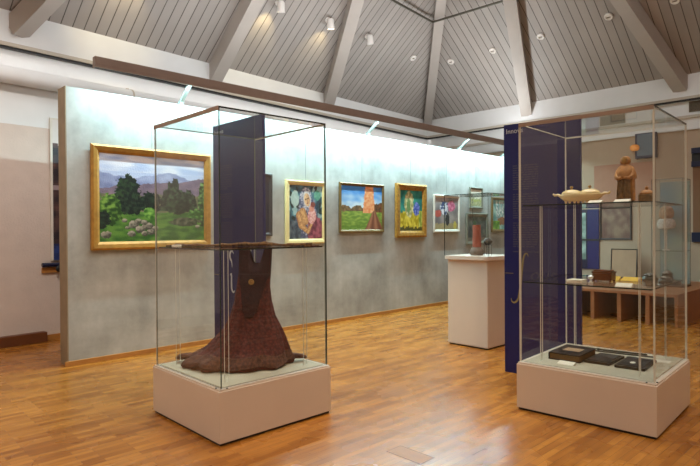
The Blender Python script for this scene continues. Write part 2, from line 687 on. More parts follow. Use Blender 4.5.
# ------------------------------------------------------------------ the concrete partition
TW = .0115
PX, PY = 2.0094, 6.6354
pt = (PX, PY, 0)
o = struct('wall_partition', B(.012, 10.1, 0, .235, .0, 3.11), M['concrete'],
           'long freestanding grey concrete partition wall hung with paintings', 'wall', loc=pt, rz=TW)
o = struct('trim_9', B(0, .0118, -.002, .237, .0, 3.112), M['edge'], 'brown end board of the concrete partition wall', 'trim', loc=pt, rz=TW)
o = struct('baseboard_partition', B(-.03, 10.1, -.022, -.0005, .0, .055, .003), M['skirt'],
           'oak skirting along the foot of the concrete partition', 'skirting board', loc=pt, rz=TW)

lb_ = thing('wall_washer_light', 'long brown light bar in front of the partition wall top', 'light bar', pt, TW)
bm = nb()
box(bm, .22, 9.6, -.30, -.22, 3.335, 3.42, .003)
box(bm, .22, 9.6, -.30, -.292, 3.300, 3.336)
box(bm, .22, .226, -.2919, -.22, 3.300, 3.336)
obj('housing', bm, M['bar'], lb_)
obj('fluorescent_tube', B(.26, 9.56, -.268, -.246, 3.318, 3.3345), M['tube'], lb_)
for x in (1.40, 4.88, 7.6, 9.3):
    bm = nb()
    prism(bm, (x, .03, 3.16), (x, -.225, 3.36), .045, .03)
    box(bm, x - .022, x + .022, .0, .06, 3.1105, 3.165)
    obj('bracket', bm, M['cyan'], lb_)


# ------------------------------------------------------------------ paintings
def canvas(w, h, nu, nv, fn, y=-.0):
    """a slightly rough painted sheet in the xz plane facing -y, with real thickness"""
    bm = nb()
    cl = bm.loops.layers.float_color.new('pigment')
    V = [[bm.verts.new((w * i / nu, y - .0015 * noise.noise((i * .9, j * .9, w)), h * j / nv)) for i in range(nu + 1)] for j in range(nv + 1)]
    for j in range(nv):
        for i in range(nu):
            f = bm.faces.new((V[j][i], V[j][i + 1], V[j + 1][i + 1], V[j + 1][i]))
            c = (*lin(fn((i + .5) / nu, (j + .5) / nv)), 1)
            for l in f.loops:
                l[cl] = c
    b = [bm.verts.new(p) for p in ((0, y + .012, 0), (w, y + .012, 0), (w, y + .012, h), (0, y + .012, h))]
    bm.faces.new(b[::-1])
    return bm


def frame_bm(w, h, fw, th, bev=.006):
    """mitred picture frame, outer size w x h, face towards -y, back at y=0"""
    bm = nb()
    prof = [(0, 0), (0, -th * .75), (fw * .25, -th), (fw * .7, -th * .85), (fw, -th * .5), (fw, 0)]
    cs = [(0, 0, 1, 1), (w, 0, -1, 1), (w, h, -1, -1), (0, h, 1, -1)]
    rings = [[bm.verts.new((cx + sx * d, y, cz + sz * d)) for d, y in prof] for cx, cz, sx, sz in cs]
    for k in range(4):
        a, b = rings[k], rings[(k + 1) % 4]
        for i in range(len(prof)):
            j = (i + 1) % len(prof)
            bm.faces.new((a[i], a[j], b[j], b[i]))
    return bm


def mixc(a, b, t):
    t = max(0, min(1, t))
    return tuple(x + (y - x) * t for x, y in zip(a, b))


def nn(u, v, s, seed=0):
    return noise.noise((u * s, v * s, seed * 7.3 + .5))


def ell(u, v, cx, cy, rx, ry):
    return 1 - (((u - cx) / rx) ** 2 + ((v - cy) / ry) ** 2)


def p_land(u, v):
    e = nn(u, v, 9, 1) * .035 + nn(u, v, 25, 2) * .02
    c = mixc((196, 206, 232), (150, 176, 222), (v - .72) * 3.2)
    if v > .8:
        c = mixc(c, (226, 228, 240), .5 + nn(u * 2, v * 6, 3, 3) * 1.3)
    m1 = .86 - .11 * abs(math.sin(u * 4.2 + .5)) + e * .7 - .03 * u
    if v < m1:
        c = mixc((122, 134, 176), (172, 182, 214), (v - .6) * 4 + nn(u, v, 14, 4) * .6)
    m2 = .66 + .05 * math.sin(u * 3.5 - 1.2) + e * .6 + (.08 * max(0, u - .75) * 4)
    if v < m2:
        c = mixc((108, 96, 116), (136, 118, 132), .5 + nn(u, v, 16, 5))
    if v < .55 + e:
        c = mixc((92, 100, 76), (128, 122, 92), .5 + nn(u, v, 18, 6))
    if v < .34 + e * .6:
        c = mixc((52, 96, 42), (96, 140, 58), .45 + nn(u, v * 2, 12, 7) * 1.1)
    k = nn(u, v, 22, 8) * .42 + nn(u, v, 45, 9) * .25

    def tree(cx, cy, rx, ry, d, l):
        nonlocal c
        if ell(u, v, cx, cy, rx, ry) + k > .12:
            c = mixc(d, l, .35 + nn(u, v, 34, 10) * 1.2 + (v - cy) / ry * .15 - (u - cx) / rx * .2)
    dk, md = (20, 34, 28), (46, 66, 48)
    k = k * 1.25 + nn(u, v, 90, 16) * .2
    for cx, top, wd in ((.60, .60, .05), (.655, .72, .055), (.70, .76, .06), (.745, .64, .05), (.79, .60, .05), (.835, .63, .05), (.88, .57, .045)):
        if .36 < v < top + k * .06 and abs(u - cx) < wd * (1.15 - .9 * (v - .36) / (top - .36)) + .012 * k + .008:
            c = mixc(dk, (64, 88, 62), .35 + nn(u, v, 40, 10) * 1.3 - (u - cx) / wd * .2)
    tree(.72, .42, .17, .10, dk, (52, 76, 50))
    tree(.45, .45, .12, .13, dk, (38, 58, 44))
    tree(.25, .54, .12, .23, dk, (48, 72, 44))
    tree(.28, .42, .14, .12, dk, md)
    tree(.08, .36, .12, .18, (38, 70, 28), (118, 158, 66))
    tree(.02, .25, .08, .1, dk, md)
    tree(.98, .45, .045, .3, (30, 56, 30), (122, 164, 96))
    tree(.91, .31, .08, .1, (40, 84, 34), (120, 170, 84))
    tree(.45, .33, .07, .07, (50, 100, 36), (138, 186, 86))
    if ell(u, v, .8, .23, .17, .06) + k > .2:
        c = mixc((44, 58, 40), (108, 108, 88), .4 + nn(u, v, 30, 11))
    for cx, cy, r in ((.3, .2, .045), (.34, .235, .03), (.36, .14, .04), (.43, .18, .045), (.40, .22, .028), (.28, .09, .035), (.46, .11, .035), (.4, .09, .03),
                      (.22, .24, .022), (.06, .08, .04), (.93, .17, .022), (.25, .16, .02), (.5, .15, .025)):
        if ell(u, v, cx, cy, r * 1.15, r) + k * .9 > 0:
            c = mixc((74, 74, 66), (172, 164, 150), (v - cy) / r * .7 + .45 - .3 * (u - cx) / r + nn(u, v, 50, 13) * .6)
    return c


def p_dark(u, v):
    return mixc((24, 26, 40), (44, 40, 48), .5 + nn(u, v, 8, 1))


def seg(u, v, x0, y0, x1, y1, r0, r1):
    """inside a tapering stroke? returns 0..1 across it, or -1 outside"""
    t = max(0, min(1, ((u - x0) * (x1 - x0) + (v - y0) * (y1 - y0)) / ((x1 - x0) ** 2 + (y1 - y0) ** 2)))
    d = math.hypot(u - x0 - t * (x1 - x0), (v - y0 - t * (y1 - y0)) * 1.2)
    r = r0 + (r1 - r0) * t
    return d / r if d < r else -1


def p_mother(u, v):
    k = nn(u, v, 14, 2) * .3
    fine = nn(u, v, 30, 21)
    c = mixc((32, 66, 84), (86, 138, 150), .45 + nn(u, v, 7, 3) * 1.5)
    if nn(u, v, 8, 9) > .25:
        c = mixc(c, (170, 200, 196), .8)
    if nn(u, v, 9, 12) < -.25:
        c = (24, 42, 40)
    if ell(u, v, .17, .74, .12, .15) + k > 0:
        c = mixc((140, 172, 170), (208, 220, 208), .5 + k)
    if ell(u, v, .85, .82, .1, .1) + k > 0:
        c = mixc((50, 130, 110), (150, 204, 176), .5 + k * 2)
    # veil falling to both sides of the figure
    if (ell(u, v, .5, .72, .2, .24) + k * .5 > 0) or (v < .75 and abs(u - .54) < .19 + (.75 - v) * .42 + k * .1):
        c = mixc((70, 80, 112), (206, 200, 206), .45 + fine * 1.1 + nn(u * 2, v * .6, 9, 4) * .9 - (.3 if v < .45 else 0))
    if ell(u, v, .80, .14, .28, .28) + k > 0:
        c = mixc((104, 44, 66), (176, 96, 112), .45 + nn(u, v, 12, 6) * 1.4)
    if v < .34 and u < .34:
        c = mixc((36, 52, 70), (110, 124, 132), .4 + nn(u, v, 10, 14) * 1.3)
    # shoulder and arms
    for q in ((.30, .44, .36, .26, .10, .09), (.36, .26, .56, .13, .08, .05), (.56, .13, .72, .36, .05, .04), (.40, .50, .48, .34, .1, .1)):
        d = seg(u, v, *q)
        if d >= 0:
            c = mixc((226, 178, 118), (150, 96, 62), d * .75 + fine * .6)
    # child
    if ell(u, v, .68, .43, .13, .15) + k * .5 > 0:
        c = mixc((214, 138, 136), (240, 198, 190), .5 + fine * 1.4)
    if ell(u, v, .67, .60, .085, .085) > 0:
        c = mixc((198, 116, 100), (234, 172, 148), .55 - (u - .67) * 4 + fine * .4)
    if ell(u, v, .71, .645, .075, .05) > 0:
        c = (134, 66, 56)
    # mother's face, tilted towards the child
    du, dv = u - .53, v - .735
    a, b = du * .94 + dv * .3, -du * .3 + dv * .94
    e = 1 - (a / .085) ** 2 - (b / .125) ** 2
    if e > 0:
        c = mixc((232, 192, 146), (176, 122, 84), .25 + a * 5 + fine * .4)
        if abs(b - .015) < .013 and abs(abs(a) - .036) < .02:
            c = (58, 38, 36)
        if abs(a) < .009 and -.05 < b < .02:
            c = (170, 112, 78)
        if abs(b + .066) < .010 and abs(a) < .026:
            c = (156, 66, 60)
    elif 1 - (a / .115) ** 2 - ((b - .01) / .165) ** 2 > 0 and v > .6:
        c = mixc((226, 220, 214), (170, 170, 184), .5 + fine)
    return c


def p_field(u, v):
    e = nn(u, v, 16, 1) * .04
    c = mixc((206, 226, 238), (70, 138, 214), (v - .55) * 2.6 + nn(u, v * 1.6, 7, 2) * .4)
    if v < .53 + e + .03 * math.sin(u * 20):
        c = mixc((92, 78, 58), (146, 116, 78), .5 + nn(u, v, 30, 3) * 1.4)
    if v < .42 + e * .5:
        c = mixc((104, 140, 58), (164, 186, 88), .5 + nn(u, v * 2, 12, 4) * .9 - (.4 - v))
    w = .15 - max(0, v - .55) * .12 + nn(u, v, 22, 6) * .02
    if .38 < v < 1.1 and abs(u - .67) < w:
        c = mixc((226, 132, 80), (240, 186, 140), .5 + nn(u, v, 20, 5) * .9)
    if u > .8 and .4 < v < .62 + e:
        c = mixc((80, 62, 46), (150, 92, 58), .5 + nn(u, v, 26, 7))
    if v < .44:
        t = (.44 - v) / .44
        if abs(u - (.80 + .0 * t)) < .03 + .2 * t:
            c = mixc((120, 74, 56), (172, 120, 92), .5 + math.sin((u - .8) / (.03 + .2 * t) * 7) * .5)
    return c


def p_gold(u, v):
    k = nn(u, v, 12, 2) * .3
    c = mixc((20, 104, 96), (64, 158, 140), .5 + nn(u, v, 7, 1))
    if v < .5 and ell(u, v, .45, .25, .5, .3) + k > 0:
        c = mixc((180, 160, 30), (232, 216, 84), .5 + nn(u, v, 12, 3) * 1.5)
    if ell(u, v, .4, .66, .2, .33) + k > 0:
        c = mixc((150, 148, 92), (228, 220, 168), .5 + nn(u, v, 13, 4) * 1.3)
    if ell(u, v, .38, .62, .08, .18) + k > 0:
        c = mixc((70, 120, 70), (140, 160, 100), .5 + k)
    if ell(u, v, .74, .54, .15, .16) + k > 0:
        c = mixc((50, 70, 160), (140, 150, 214), .5 + nn(u, v, 18, 5) * 1.4)
    if u > .84 and v < .5:
        c = mixc((120, 150, 50), (214, 220, 120), .5 + nn(u, v * .4, 20, 6) * 1.2)
    if v < .09 + k * .2:
        c = mixc((60, 64, 30), (120, 110, 50), .5 + k)
    return c


def p_flow(u, v):
    k = nn(u, v, 14, 2) * .35
    c = mixc((122, 118, 120), (176, 168, 164), .5 + nn(u, v, 4, 1) + (v - .5) * .3)
    if v < .2 + k * .1:
        c = mixc((150, 140, 104), (186, 172, 128), .5 + k)
    if ell(u, v, .53, .32, .09, .2) + k * .4 > 0:
        c = (52, 54, 60)
    if ell(u, v, .4, .68, .2, .22) + k * 2 > .1:
        c = mixc((60, 74, 116), (226, 228, 236), .5 + nn(u, v, 15, 3) * 2)
    if ell(u, v, .7, .74, .16, .17) + k > 0:
        c = mixc((188, 84, 122), (230, 140, 166), .5 + nn(u, v, 14, 4) * 1.3)
    if ell(u, v, .13, .5, .14, .12) + k > 0:
        c = mixc((170, 66, 62), (206, 120, 104), .5 + k)
    if ell(u, v, .86, .14, .07, .13) > 0:
        c = (214, 196, 92)
    return c


def p_small(u, v):
    c = mixc((214, 212, 190), (232, 230, 214), v)
    if v < .5 + nn(u, v, 6, 1) * .15:
        c = mixc((150, 160, 120), (196, 194, 150), .5 + nn(u, v, 9, 2))
    if abs(v - .35 - nn(u, v, 5, 3) * .1) < .05:
        c = (168, 176, 96)
    return c


def p_dark2(u, v):
    c = mixc((48, 54, 54), (92, 100, 92), .5 + nn(u, v, 5, 1) * 1.2 + (v - .5) * .3)
    if ell(u, v, .35, .45, .12, .4) + nn(u, v, 8, 2) * .4 > 0:
        c = mixc((44, 74, 44), (70, 100, 62), .5 + nn(u, v, 9, 3))
    if v < .16:
        c = (110, 104, 92)
    return c


def p_boats(u, v):
    k = nn(u, v, 10, 2) * .3
    c = mixc((92, 150, 150), (170, 200, 190), .5 + nn(u, v, 6, 1) * 1.5)
    for cx in (.3, .5, .68):
        if abs(u - cx + (v - .5) * .12) < .07 and .3 < v < .95:
            c = mixc((232, 232, 226), (120, 140, 140), .4 + nn(u, v, 13, cx) * 1.6)
    if ell(u, v, .6, .28, .28, .14) + k > 0:
        c = mixc((110, 66, 40), (170, 110, 66), .5 + k)
    if v < .3 and u < .45:
        c = mixc((60, 120, 36), (140, 190, 70), .5 + nn(u, v, 9, 4))
    return c


pgroup = 'paintings on the concrete partition'


def painting(x0, x1, z0, z1, fw, th, fm, fn, nu, nv, label, wire=None, mount=None, tilt=.012):
    w, h = x1 - x0, z1 - z0
    ca, sa = math.cos(TW), math.sin(TW)
    t = thing('painting', label, 'painting', (PX + ca * x0 + sa * .006, PY + sa * x0 - ca * .006, z0), TW, group=pgroup)
    t.rotation_euler = (tilt, 0, TW)
    obj('frame', frame_bm(w, h, fw, th), fm, t)
    m = fw * .98
    if mount:
        obj('mount', frame_bm(w - 2 * m, h - 2 * m, mount, th * .45), M['white_frame'], t, loc=(m, -.001, m))
        m += mount * .98
    obj('canvas', canvas(w - 2 * m, h - 2 * m, nu, nv, fn), M['paint'], t, loc=(m, -th * .35 - .002, m))
    if wire:
        bm = nb()
        tube(bm, [(w * wire, -.004, h - .01), (w * wire, -.004 + tilt * -.0, 3.08 - z0)], .0028, 6)
        obj('hanging_wire', bm, M['wire'], t)
    return t


painting(.252, 1.778, 1.28, 2.497, .095, .05, M['gold'], p_land, 170, 136,
         'wide landscape painting of dark trees and mountains in a broad gold frame', .48)
painting(1.95, 2.793, 1.41, 2.314, .05, .035, M['dark_frame'], p_dark, 10, 12,
         'dark picture in a black frame half hidden behind the navy panel')
painting(3.032, 3.834, 1.285, 2.25, .075, .04, M['cream'], p_mother, 84, 104,
         'portrait of a mother in a white shawl holding her child, cream frame', .5)
painting(4.136, 5.212, 1.445, 2.273, .05, .035, M['thin_gold'], p_field, 66, 52,
         'painting of an orange tower beside a green field and brown road', .5)
painting(5.52, 6.40, 1.346, 2.33, .12, .06, M['dark_gold'], p_gold, 40, 56,
         'yellow and teal still life painting in a heavy carved gold frame', .5)
painting(6.645, 7.525, 1.428, 2.167, .055, .035, M['white_frame'], p_flow, 44, 42,
         'flower painting of pink and white blooms on grey in a pale frame', .5)
painting(7.896, 8.40, 1.92, 2.372, .05, .03, M['grey_frame'], p_small, 24, 24,
         'smallest pale picture in a grey frame hung above the dark one', .5)
painting(7.763, 8.60, 1.158, 1.824, .07, .03, M['grey_frame'], p_dark2, 30, 26,
         'dark grey green picture directly below the smallest pale picture')
painting(8.75, 9.50, 1.42, 2.191, .06, .035, M['thin_gold'], p_boats, 34, 38,
         'blue and green picture in a thin gold frame next to the navy panel', .5)


# ------------------------------------------------------------------ glass display cases
def pane(bm, x0, x1, y0, y1, z0, z1, thin):
    """glass sheet: large faces slot 0, rim faces slot 1; thin names the thin axis"""
    fs = box(bm, x0, x1, y0, y1, z0, z1)
    for f in fs:
        n = f.normal if f.normal.length else f.calc_center_median()
        f.normal_update()
        n = f.normal
        f.material_index = 0 if abs(n[thin]) > .5 else 1


W, DP = 1.03, 1.05       # plan size along local x and y
BZ, TZ = .39, 2.36
IN = .0227


def display_case(x, y, rz, label, shelves, posts_to):
    t = thing('display_case', label, 'display case', (x, y, 0), rz, group='tall square glass display cases')
    bm = nb()
    box(bm, 0, W, 0, DP, .018, BZ - .012, .003)
    obj('base', bm, M['case_base'], t)
    obj('toe_kick', B(.012, W - .012, .012, DP - .012, 0, .0178), M['black'], t)
    bm = nb()
    box(bm, .008, W - .008, .008, DP - .008, BZ - .0118, BZ)
    obj('base_top', bm, M['case_base'], t)
    obj('display_floor', B(.045, W - .045, .045, DP - .045, BZ + .0002, BZ + .006), M['case_floor'], t)
    g = .008
    a0, a1, b0, b1 = IN, W - IN, IN, DP - IN
    gz = BZ + .0065
    for nm, q, th in (('glass_pane', (a0, a0 + g, b0, b1, gz, TZ - .006), 0), ('glass_pane', (a1 - g, a1, b0, b1, gz, TZ - .006), 0),
                      ('glass_pane', (a0 + g + .001, a1 - g - .001, b0, b0 + g, gz, TZ - .006), 1),
                      ('glass_pane', (a0 + g + .001, a1 - g - .001, b1 - g, b1, gz, TZ - .006), 1),
                      ('glass_lid', (a0, a1, b0, b1, TZ - .005, TZ + .003), 2)):
        bm = nb()
        pane(bm, *q, th)
        obj(nm, bm, [M['glass'], M['mid_edge'] if label.startswith('left') else M['pale_edge']], t, rec=False)
    # profile strips along the lid: broad on the hinged sides, thin on the others
    obj('lid_profile', B(a0 - .006, a0 - .001, b0 - .004, b1 + .004, TZ - .026, TZ + .005), M['rim'], t)
    obj('lid_profile', B(a1 + .001, a1 + .006, b0 - .004, b1 + .004, TZ - .010, TZ + .005), M['pale_edge'], t)
    obj('lid_edge', B(a0 - .0005, a1 + .0005, b0 - .006, b0 - .001, TZ - .006, TZ + .004), M['rim_dark'], t)
    obj('lid_edge', B(a0 - .0005, a1 + .0005, b1 + .001, b1 + .006, TZ - .006, TZ + .004), M['rim_dark'], t)
    # corner seam
    for px, py in ((a0, b0), (a1, b0), (a0, b1), (a1, b1)):
        bm = nb()
        sx, sy = (1 if px == a0 else -1), (1 if py == b0 else -1)
        x_, y_ = px + sx * .003, py - sy * .0035
        box(bm, x_ - .003, x_ + .003, y_ - .003, y_ + .003, gz, TZ - .007)
        obj('corner_seam', bm, M['glass_edge'] if label.startswith('left') and not (px == a0 and py == b1) else M['pale_edge'], t)
    for px, py in ((a0 - .008, .07), (.07, b0 - .008)):
        bm = nb()
        lathe(bm, [(.007, 0), (.007, .004), (.004, .006)], (px, py, BZ + .0003), 10)
        obj('lock', bm, M['black'], t)
    for z in shelves:
        bm = nb()
        pane(bm, a0 + .02, a1 - .02, b0 + .02, b1 - .02, z - .010, z, 2)
        obj('glass_shelf', bm, [M['glass'], M['shelf_edge']], t, rec=False)
    for px in (.15, .885):
        for py in (.15, .90):
            bm = nb()
            pane(bm, px - .017, px + .017, py - .003, py + .003, BZ + .0065, posts_to - .011, 1)
            box(bm, px - .0188, px - .0172, py - .003, py + .003, BZ + .0065, posts_to - .011, mi=1)
            box(bm, px + .0172, px + .0188, py - .003, py + .003, BZ + .0065, posts_to - .011, mi=1)
            obj('shelf_post', bm, [M['glass'], M['pale_edge']], t, rec=False)
    return t


LX, LY = 2.0047, 3.4042
RX, RY, RTH = 4.2582, 1.3367, .0643
display_case(LX, LY, 0, 'left tall glass case on a pale base holding the dark red dress', [1.366], 1.366)
display_case(RX, RY, RTH, 'right tall glass case on a pale base with two shelves of porcelain and carvings', [1.058, 1.69], 1.69)


def rc(i, j):                           # a point in the right case's own axes
    return (RX + math.cos(RTH) * i - math.sin(RTH) * j, RY + math.sin(RTH) * i + math.cos(RTH) * j)


# ------------------------------------------------------------------ navy information panels
def text(name, s, size, m, parent, loc, ext=.0008, shear=0):
    cu = bpy.data.curves.new(name, 'FONT')
    cu.body = s
    cu.size = size
    cu.extrude = ext
    cu.shear = shear
    cu.materials.append(m)
    tmp = bpy.data.objects.new(name, cu)
    COL.objects.link(tmp)
    dg = bpy.context.evaluated_depsgraph_get()
    me = bpy.data.meshes.new_from_object(tmp.evaluated_get(dg))
    bpy.data.objects.remove(tmp)
    bpy.data.curves.remove(cu)
    o = bpy.data.objects.new(name, me)
    COL.objects.link(o)
    o.parent = parent
    o.location = loc
    o.rotation_euler = (PI / 2, 0, -PI / 2)     # reads when seen from -x, running towards -y
    return o


def stroke(parent, y0, z0, pts, r, m):
    """thin raised calligraphic stroke; pts run (right, up) in metres from the panel's left edge"""
    n = 10 * (len(pts) - 1)
    P = []
    for k in range(n + 1):
        f = k / n * (len(pts) - 1)
        i = min(int(f), len(pts) - 2)
        p = [pts[max(0, min(len(pts) - 1, i + q))] for q in (-1, 0, 1, 2)]
        t_ = f - i
        c = []
        for ax in (0, 1):
            a_, b_, c_, d_ = (v[ax] for v in p)
            c.append(.5 * (2 * b_ + (c_ - a_) * t_ + (2 * a_ - 5 * b_ + 4 * c_ - d_) * t_ ** 2 + (3 * b_ - a_ - 3 * c_ + d_) * t_ ** 3))
        P.append((0, y0 - c[0], z0 + c[1]))
    rs = [r * (.3 + .7 * math.sin(PI * k / n)) for k in range(n + 1)]
    bm = nb()
    tube(bm, P, rs, 8)
    for v in bm.verts:
        v.co.x = v.co.x * .05 - .0013
    obj('script_letter', bm, m, parent)


F_PTS = [(.12, .47), (.105, .50), (.08, .49), (.06, .42), (.045, .28), (.03, .14), (.01, .04), (-.025, -.005), (-.06, .0), (-.07, .035)]
S_PTS = [(.09, .26), (.06, .29), (.025, .27), (.02, .22), (.05, .18), (.06, .12)]
J_PTS = [(.02, .04), (.045, .05), (.045, -.03), (.05, -.10), (.08, -.13), (.105, -.11)]


def info_panel(x, y, rz, w, h, label, title=True):
    t = thing('info_panel', label, 'information panel', (x, y, 0), rz, group='navy information panels')
    obj('board', B(0, .03, 0, w, 0.0, h, .002), M['navy'], t)
    if title:
        text('title', 'Innova', .070, M['letter'], t, (-.0008, w - .025, h - .095))
    # block of small print
    bm = nb()
    rr = random.Random(3)
    zz = h - .44
    for k in range(37):
        if k % 12 == 11:
            zz -= .03
            obj('text_block', bm, M['small_print'], t)
            bm = nb()
            continue
        yy = w - .10
        end = w - .37 + (rr.random() * .15 if k % 12 == 10 else rr.random() * .015)
        while yy > end:
            l = rr.uniform(.02, .07)
            box(bm, -.0012, -.0004, max(yy - l, end - .01), yy, zz, zz + .011)
            yy -= l + .012
        zz -= .024
    obj('text_block', bm, M['small_print'], t)
    obj('dash', B(-.0014, -.0004, w - .1, w - .01, 1.03, 1.036), M['gold_letter'], t)
    if rz:
        stroke(t, w - .145, .74, F_PTS, .011, M['gold_letter'])
        text('script_line', 'ous', .19, M['small_print'], t, (-.0008, w - .27, .97), shear=.3)
    else:
        stroke(t, w - .30, 1.0, S_PTS, .014, M['letter'])
        stroke(t, w - .30, 1.0, J_PTS, .014, M['letter'])
    return t


p = rc(1.058, .906)
info_panel(p[0], p[1], RTH, .79, 2.575, 'navy panel with white title and gold script beside the right glass case')
info_panel(3.062, LY + .974, 0, .91, 2.6, 'navy panel seen through the left glass case behind the dress')


# ------------------------------------------------------------------ dress in the left case
def dress():
    ang = math.atan2(R.y, R.x)
    cx, cy, zb = 2.52, 3.945, BZ + .0065
    t = thing('dress', 'dark red brown sleeveless folk dress hung inside the left glass case', 'dress', (cx, cy, zb), ang)
    # outline: height above the case floor, left and right edge, half depth
    prof = [(.005, -.45, .395, .30), (.03, -.455, .41, .31), (.055, -.44, .40, .30), (.09, -.36, .39, .26), (.14, -.275, .385, .22),
            (.22, -.20, .365, .18), (.30, -.13, .335, .15), (.40, -.08, .29, .125), (.52, -.045, .262, .11), (.64, -.025, .25, .095),
            (.70, -.015, .252, .09), (.76, -.006, .258, .082)]
    n, sub = 96, 5
    rows = []
    for a, b in zip(prof, prof[1:]):
        for k in range(sub):
            f = k / sub
            rows.append([a[i] + (b[i] - a[i]) * f for i in range(4)])
    rows.append(list(prof[-1]))
    nrow = len(rows)

    def pt(row, th, grow=0):
        z, l, r, d = row
        c, h = (l + r) / 2, (r - l) / 2
        low = max(0, 1 - z / .6)
        fold = 1 + low * (.05 * math.sin(th * 9 + 1) + .035 * math.sin(th * 15 + z * 3)) + .012 * math.sin(th * 23 + z * 9)
        q = 1
        return Vector((c + (h * fold + grow) * math.cos(th), (d * fold + grow) * math.sin(th), z + low * .012 * math.sin(th * 6 + 2) * (z > .02)))

    bm = nb()
    rings = [[bm.verts.new(pt(rw, 2 * PI * k / n)) for k in range(n)] for rw in rows]
    # V neck: the bodice rises into two broad straps that reach the shelf
    base = rows[-1]
    for f in (.15, .3, .45, .6, .75, .88, 1.0):
        ring = []
        for k in range(n):
            th = 2 * PI * k / n
            v = pt(base, th)
            x = v.x
            gap = max(0, 1 - abs(x - .138) / .062)
            top = .957 - .125 * min(1, gap * 1.6)
            c_, h_ = .126, .132
            x2 = x + (f * .012 if x > .138 else f * .004)
            ring.append(bm.verts.new((x2, v.y * (1 - .6 * f), .76 + (top - .76) * f)))
        rings.append(ring)
    for q, (a, b) in enumerate(zip(rings, rings[1:])):
        for k in range(n):
            f_ = bm.faces.new((a[k], a[(k + 1) % n], b[(k + 1) % n], b[k]))
            f_.material_index = 1 if q >= nrow - 4 else 0
    bm.faces.new(rings[0][::-1])
    obj('dress_body', bm, [M['dress'], M['placket']], t, smooth=True)

    # dark embroidered front
    def front(x, z, g):
        rw = rows[0]
        for a, b in zip(rows, rows[1:]):
            if a[0] <= z <= b[0]:
                f = (z - a[0]) / max(1e-6, b[0] - a[0])
                rw = [a[i] + (b[i] - a[i]) * f for i in range(4)]
        c, h = (rw[1] + rw[2]) / 2, (rw[2] - rw[1]) / 2
        u = max(-.98, min(.98, (x - c) / h))
        return pt(rw, -math.acos(u), g)
    bm = nb()
    g_ = []
    for j in range(30):
        z = .40 + j / 29 * .35
        half = .028 + .03 * min(1, (z - .40) / .05) + .062 * max(0, (z - .45) / .30) ** 1.2
        mid = .098 + .03 * (z - .40) / .35
        g_.append([bm.verts.new(front(mid - half + 2 * half * i / 12, z, .006)) for i in range(13)])
    for a, b in zip(g_, g_[1:]):
        for i in range(12):
            bm.faces.new((a[i], a[i + 1], b[i + 1], b[i]))
    pl = obj('embroidered_front', bm, M['placket'], t, smooth=True)
    sol = pl.modifiers.new('thickness', 'SOLIDIFY')
    sol.thickness = .004
    bm = nb()
    q = front(.115, .685, .012)
    lathe(bm, [(.020, 0), (.024, .004), (.021, .008), (.014, .008), (.012, .003), (.006, .003), (.004, .007)], q, 24, axis=(0, -1, .1))
    br = obj('brooch', bm, M['gilt'], t, smooth=True)
    br['label'] = 'round dull gold brooch'
    # hem band
    bm = nb()
    hr = [rw for rw in rows if .02 < rw[0] < .12]
    g_ = [[bm.verts.new(pt(rw, 2 * PI * k / n, .005)) for k in range(n)] for rw in hr]
    for a, b in zip(g_, g_[1:]):
        for k in range(n):
            bm.faces.new((a[k], a[(k + 1) % n], b[(k + 1) % n], b[k]))
    hb = obj('hem_band', bm, M['dress_hem'], t, smooth=True)
    sol = hb.modifiers.new('thickness', 'SOLIDIFY')
    sol.thickness = .004
    hb['label'] = 'brown patterned hem band'
    # hem corners that spill sideways
    for pts, rs in (([(-.34, .02, .05), (-.44, .06, .055), (-.52, .09, .045), (-.555, .1, .03)], [.05, .048, .04, .02]),
                    ([(.34, .05, .05), (.42, .08, .05), (.50, .10, .04), (.535, .11, .03)], [.05, .04, .032, .018])):
        bm = nb()
        tube(bm, pts, rs, 12, rz=.62)
        obj('hem_fold', bm, M['dress_hem'], t, smooth=True)


dress()

# woven sash lying along the left shelf, with a little card
ca_, sa_ = R.x, R.y
SHZ = 1.366


def ls(x, y):                           # shelf point: x across the picture, y away, from the case centre
    return Vector((2.52 + .7218 * x + .692 * y, 3.945 - .692 * x + .7218 * y, SHZ))


bm = nb()
P, rs = [], []
for k in range(61):
    f = k / 60
    x = -.60 + 1.2 * f
    y = -.035 * math.sin(f * 9) * (1 - abs(2 * f - 1))
    q = ls(x, y)
    r_ = .021 + .008 * nn(f, 0, 17, 3) + (.007 if .52 < f < .7 else 0)
    if f < .06:
        r_ = .014
    P.append((q.x, q.y, SHZ + r_ * .62 + .0005))
    rs.append(r_)
t = thing('woven_sash', 'long dark brown woven sash lying along the glass shelf above the dress', 'sash', (0, 0, 0))
tube(bm, P, rs, 10, rz=.6)
obj('band', bm, M['sash'], t, smooth=True)
bm = nb()
for k in range(9):
    a = ls(.60, -.012 + k * .003)
    b = ls(.655, -.05 + k * .011)
    tube(bm, [(a.x, a.y, SHZ + .008), (b.x, b.y, SHZ + .0035)], .0028, 6)
obj('fringe', bm, M['sash'], t, smooth=True)
q = ls(-.49, -.085)
o = obj('label_card', B(-.035, .035, -.02, .02, 0, .018, .003), M['card'], loc=(q.x, q.y, SHZ + .0005), rz=-.76)
tag(o, 'small pale card at the left end of the shelf above the dress', 'label')
bm = nb()
lathe(bm, [(.034, 0), (.034, .003), (.03, .004)], (2.245, 3.86, BZ + .0065), 20, sx=1.1)
o = obj('label_disc', bm, M['card'])
tag(o, 'small round white label on the floor of the dress case', 'label')


# ------------------------------------------------------------------ contents of the right case
S2, S1, S0 = 1.6905, 1.0585, BZ + .0065


def at(i, j, z):
    p = rc(i, j)
    return (p[0], p[1], z)


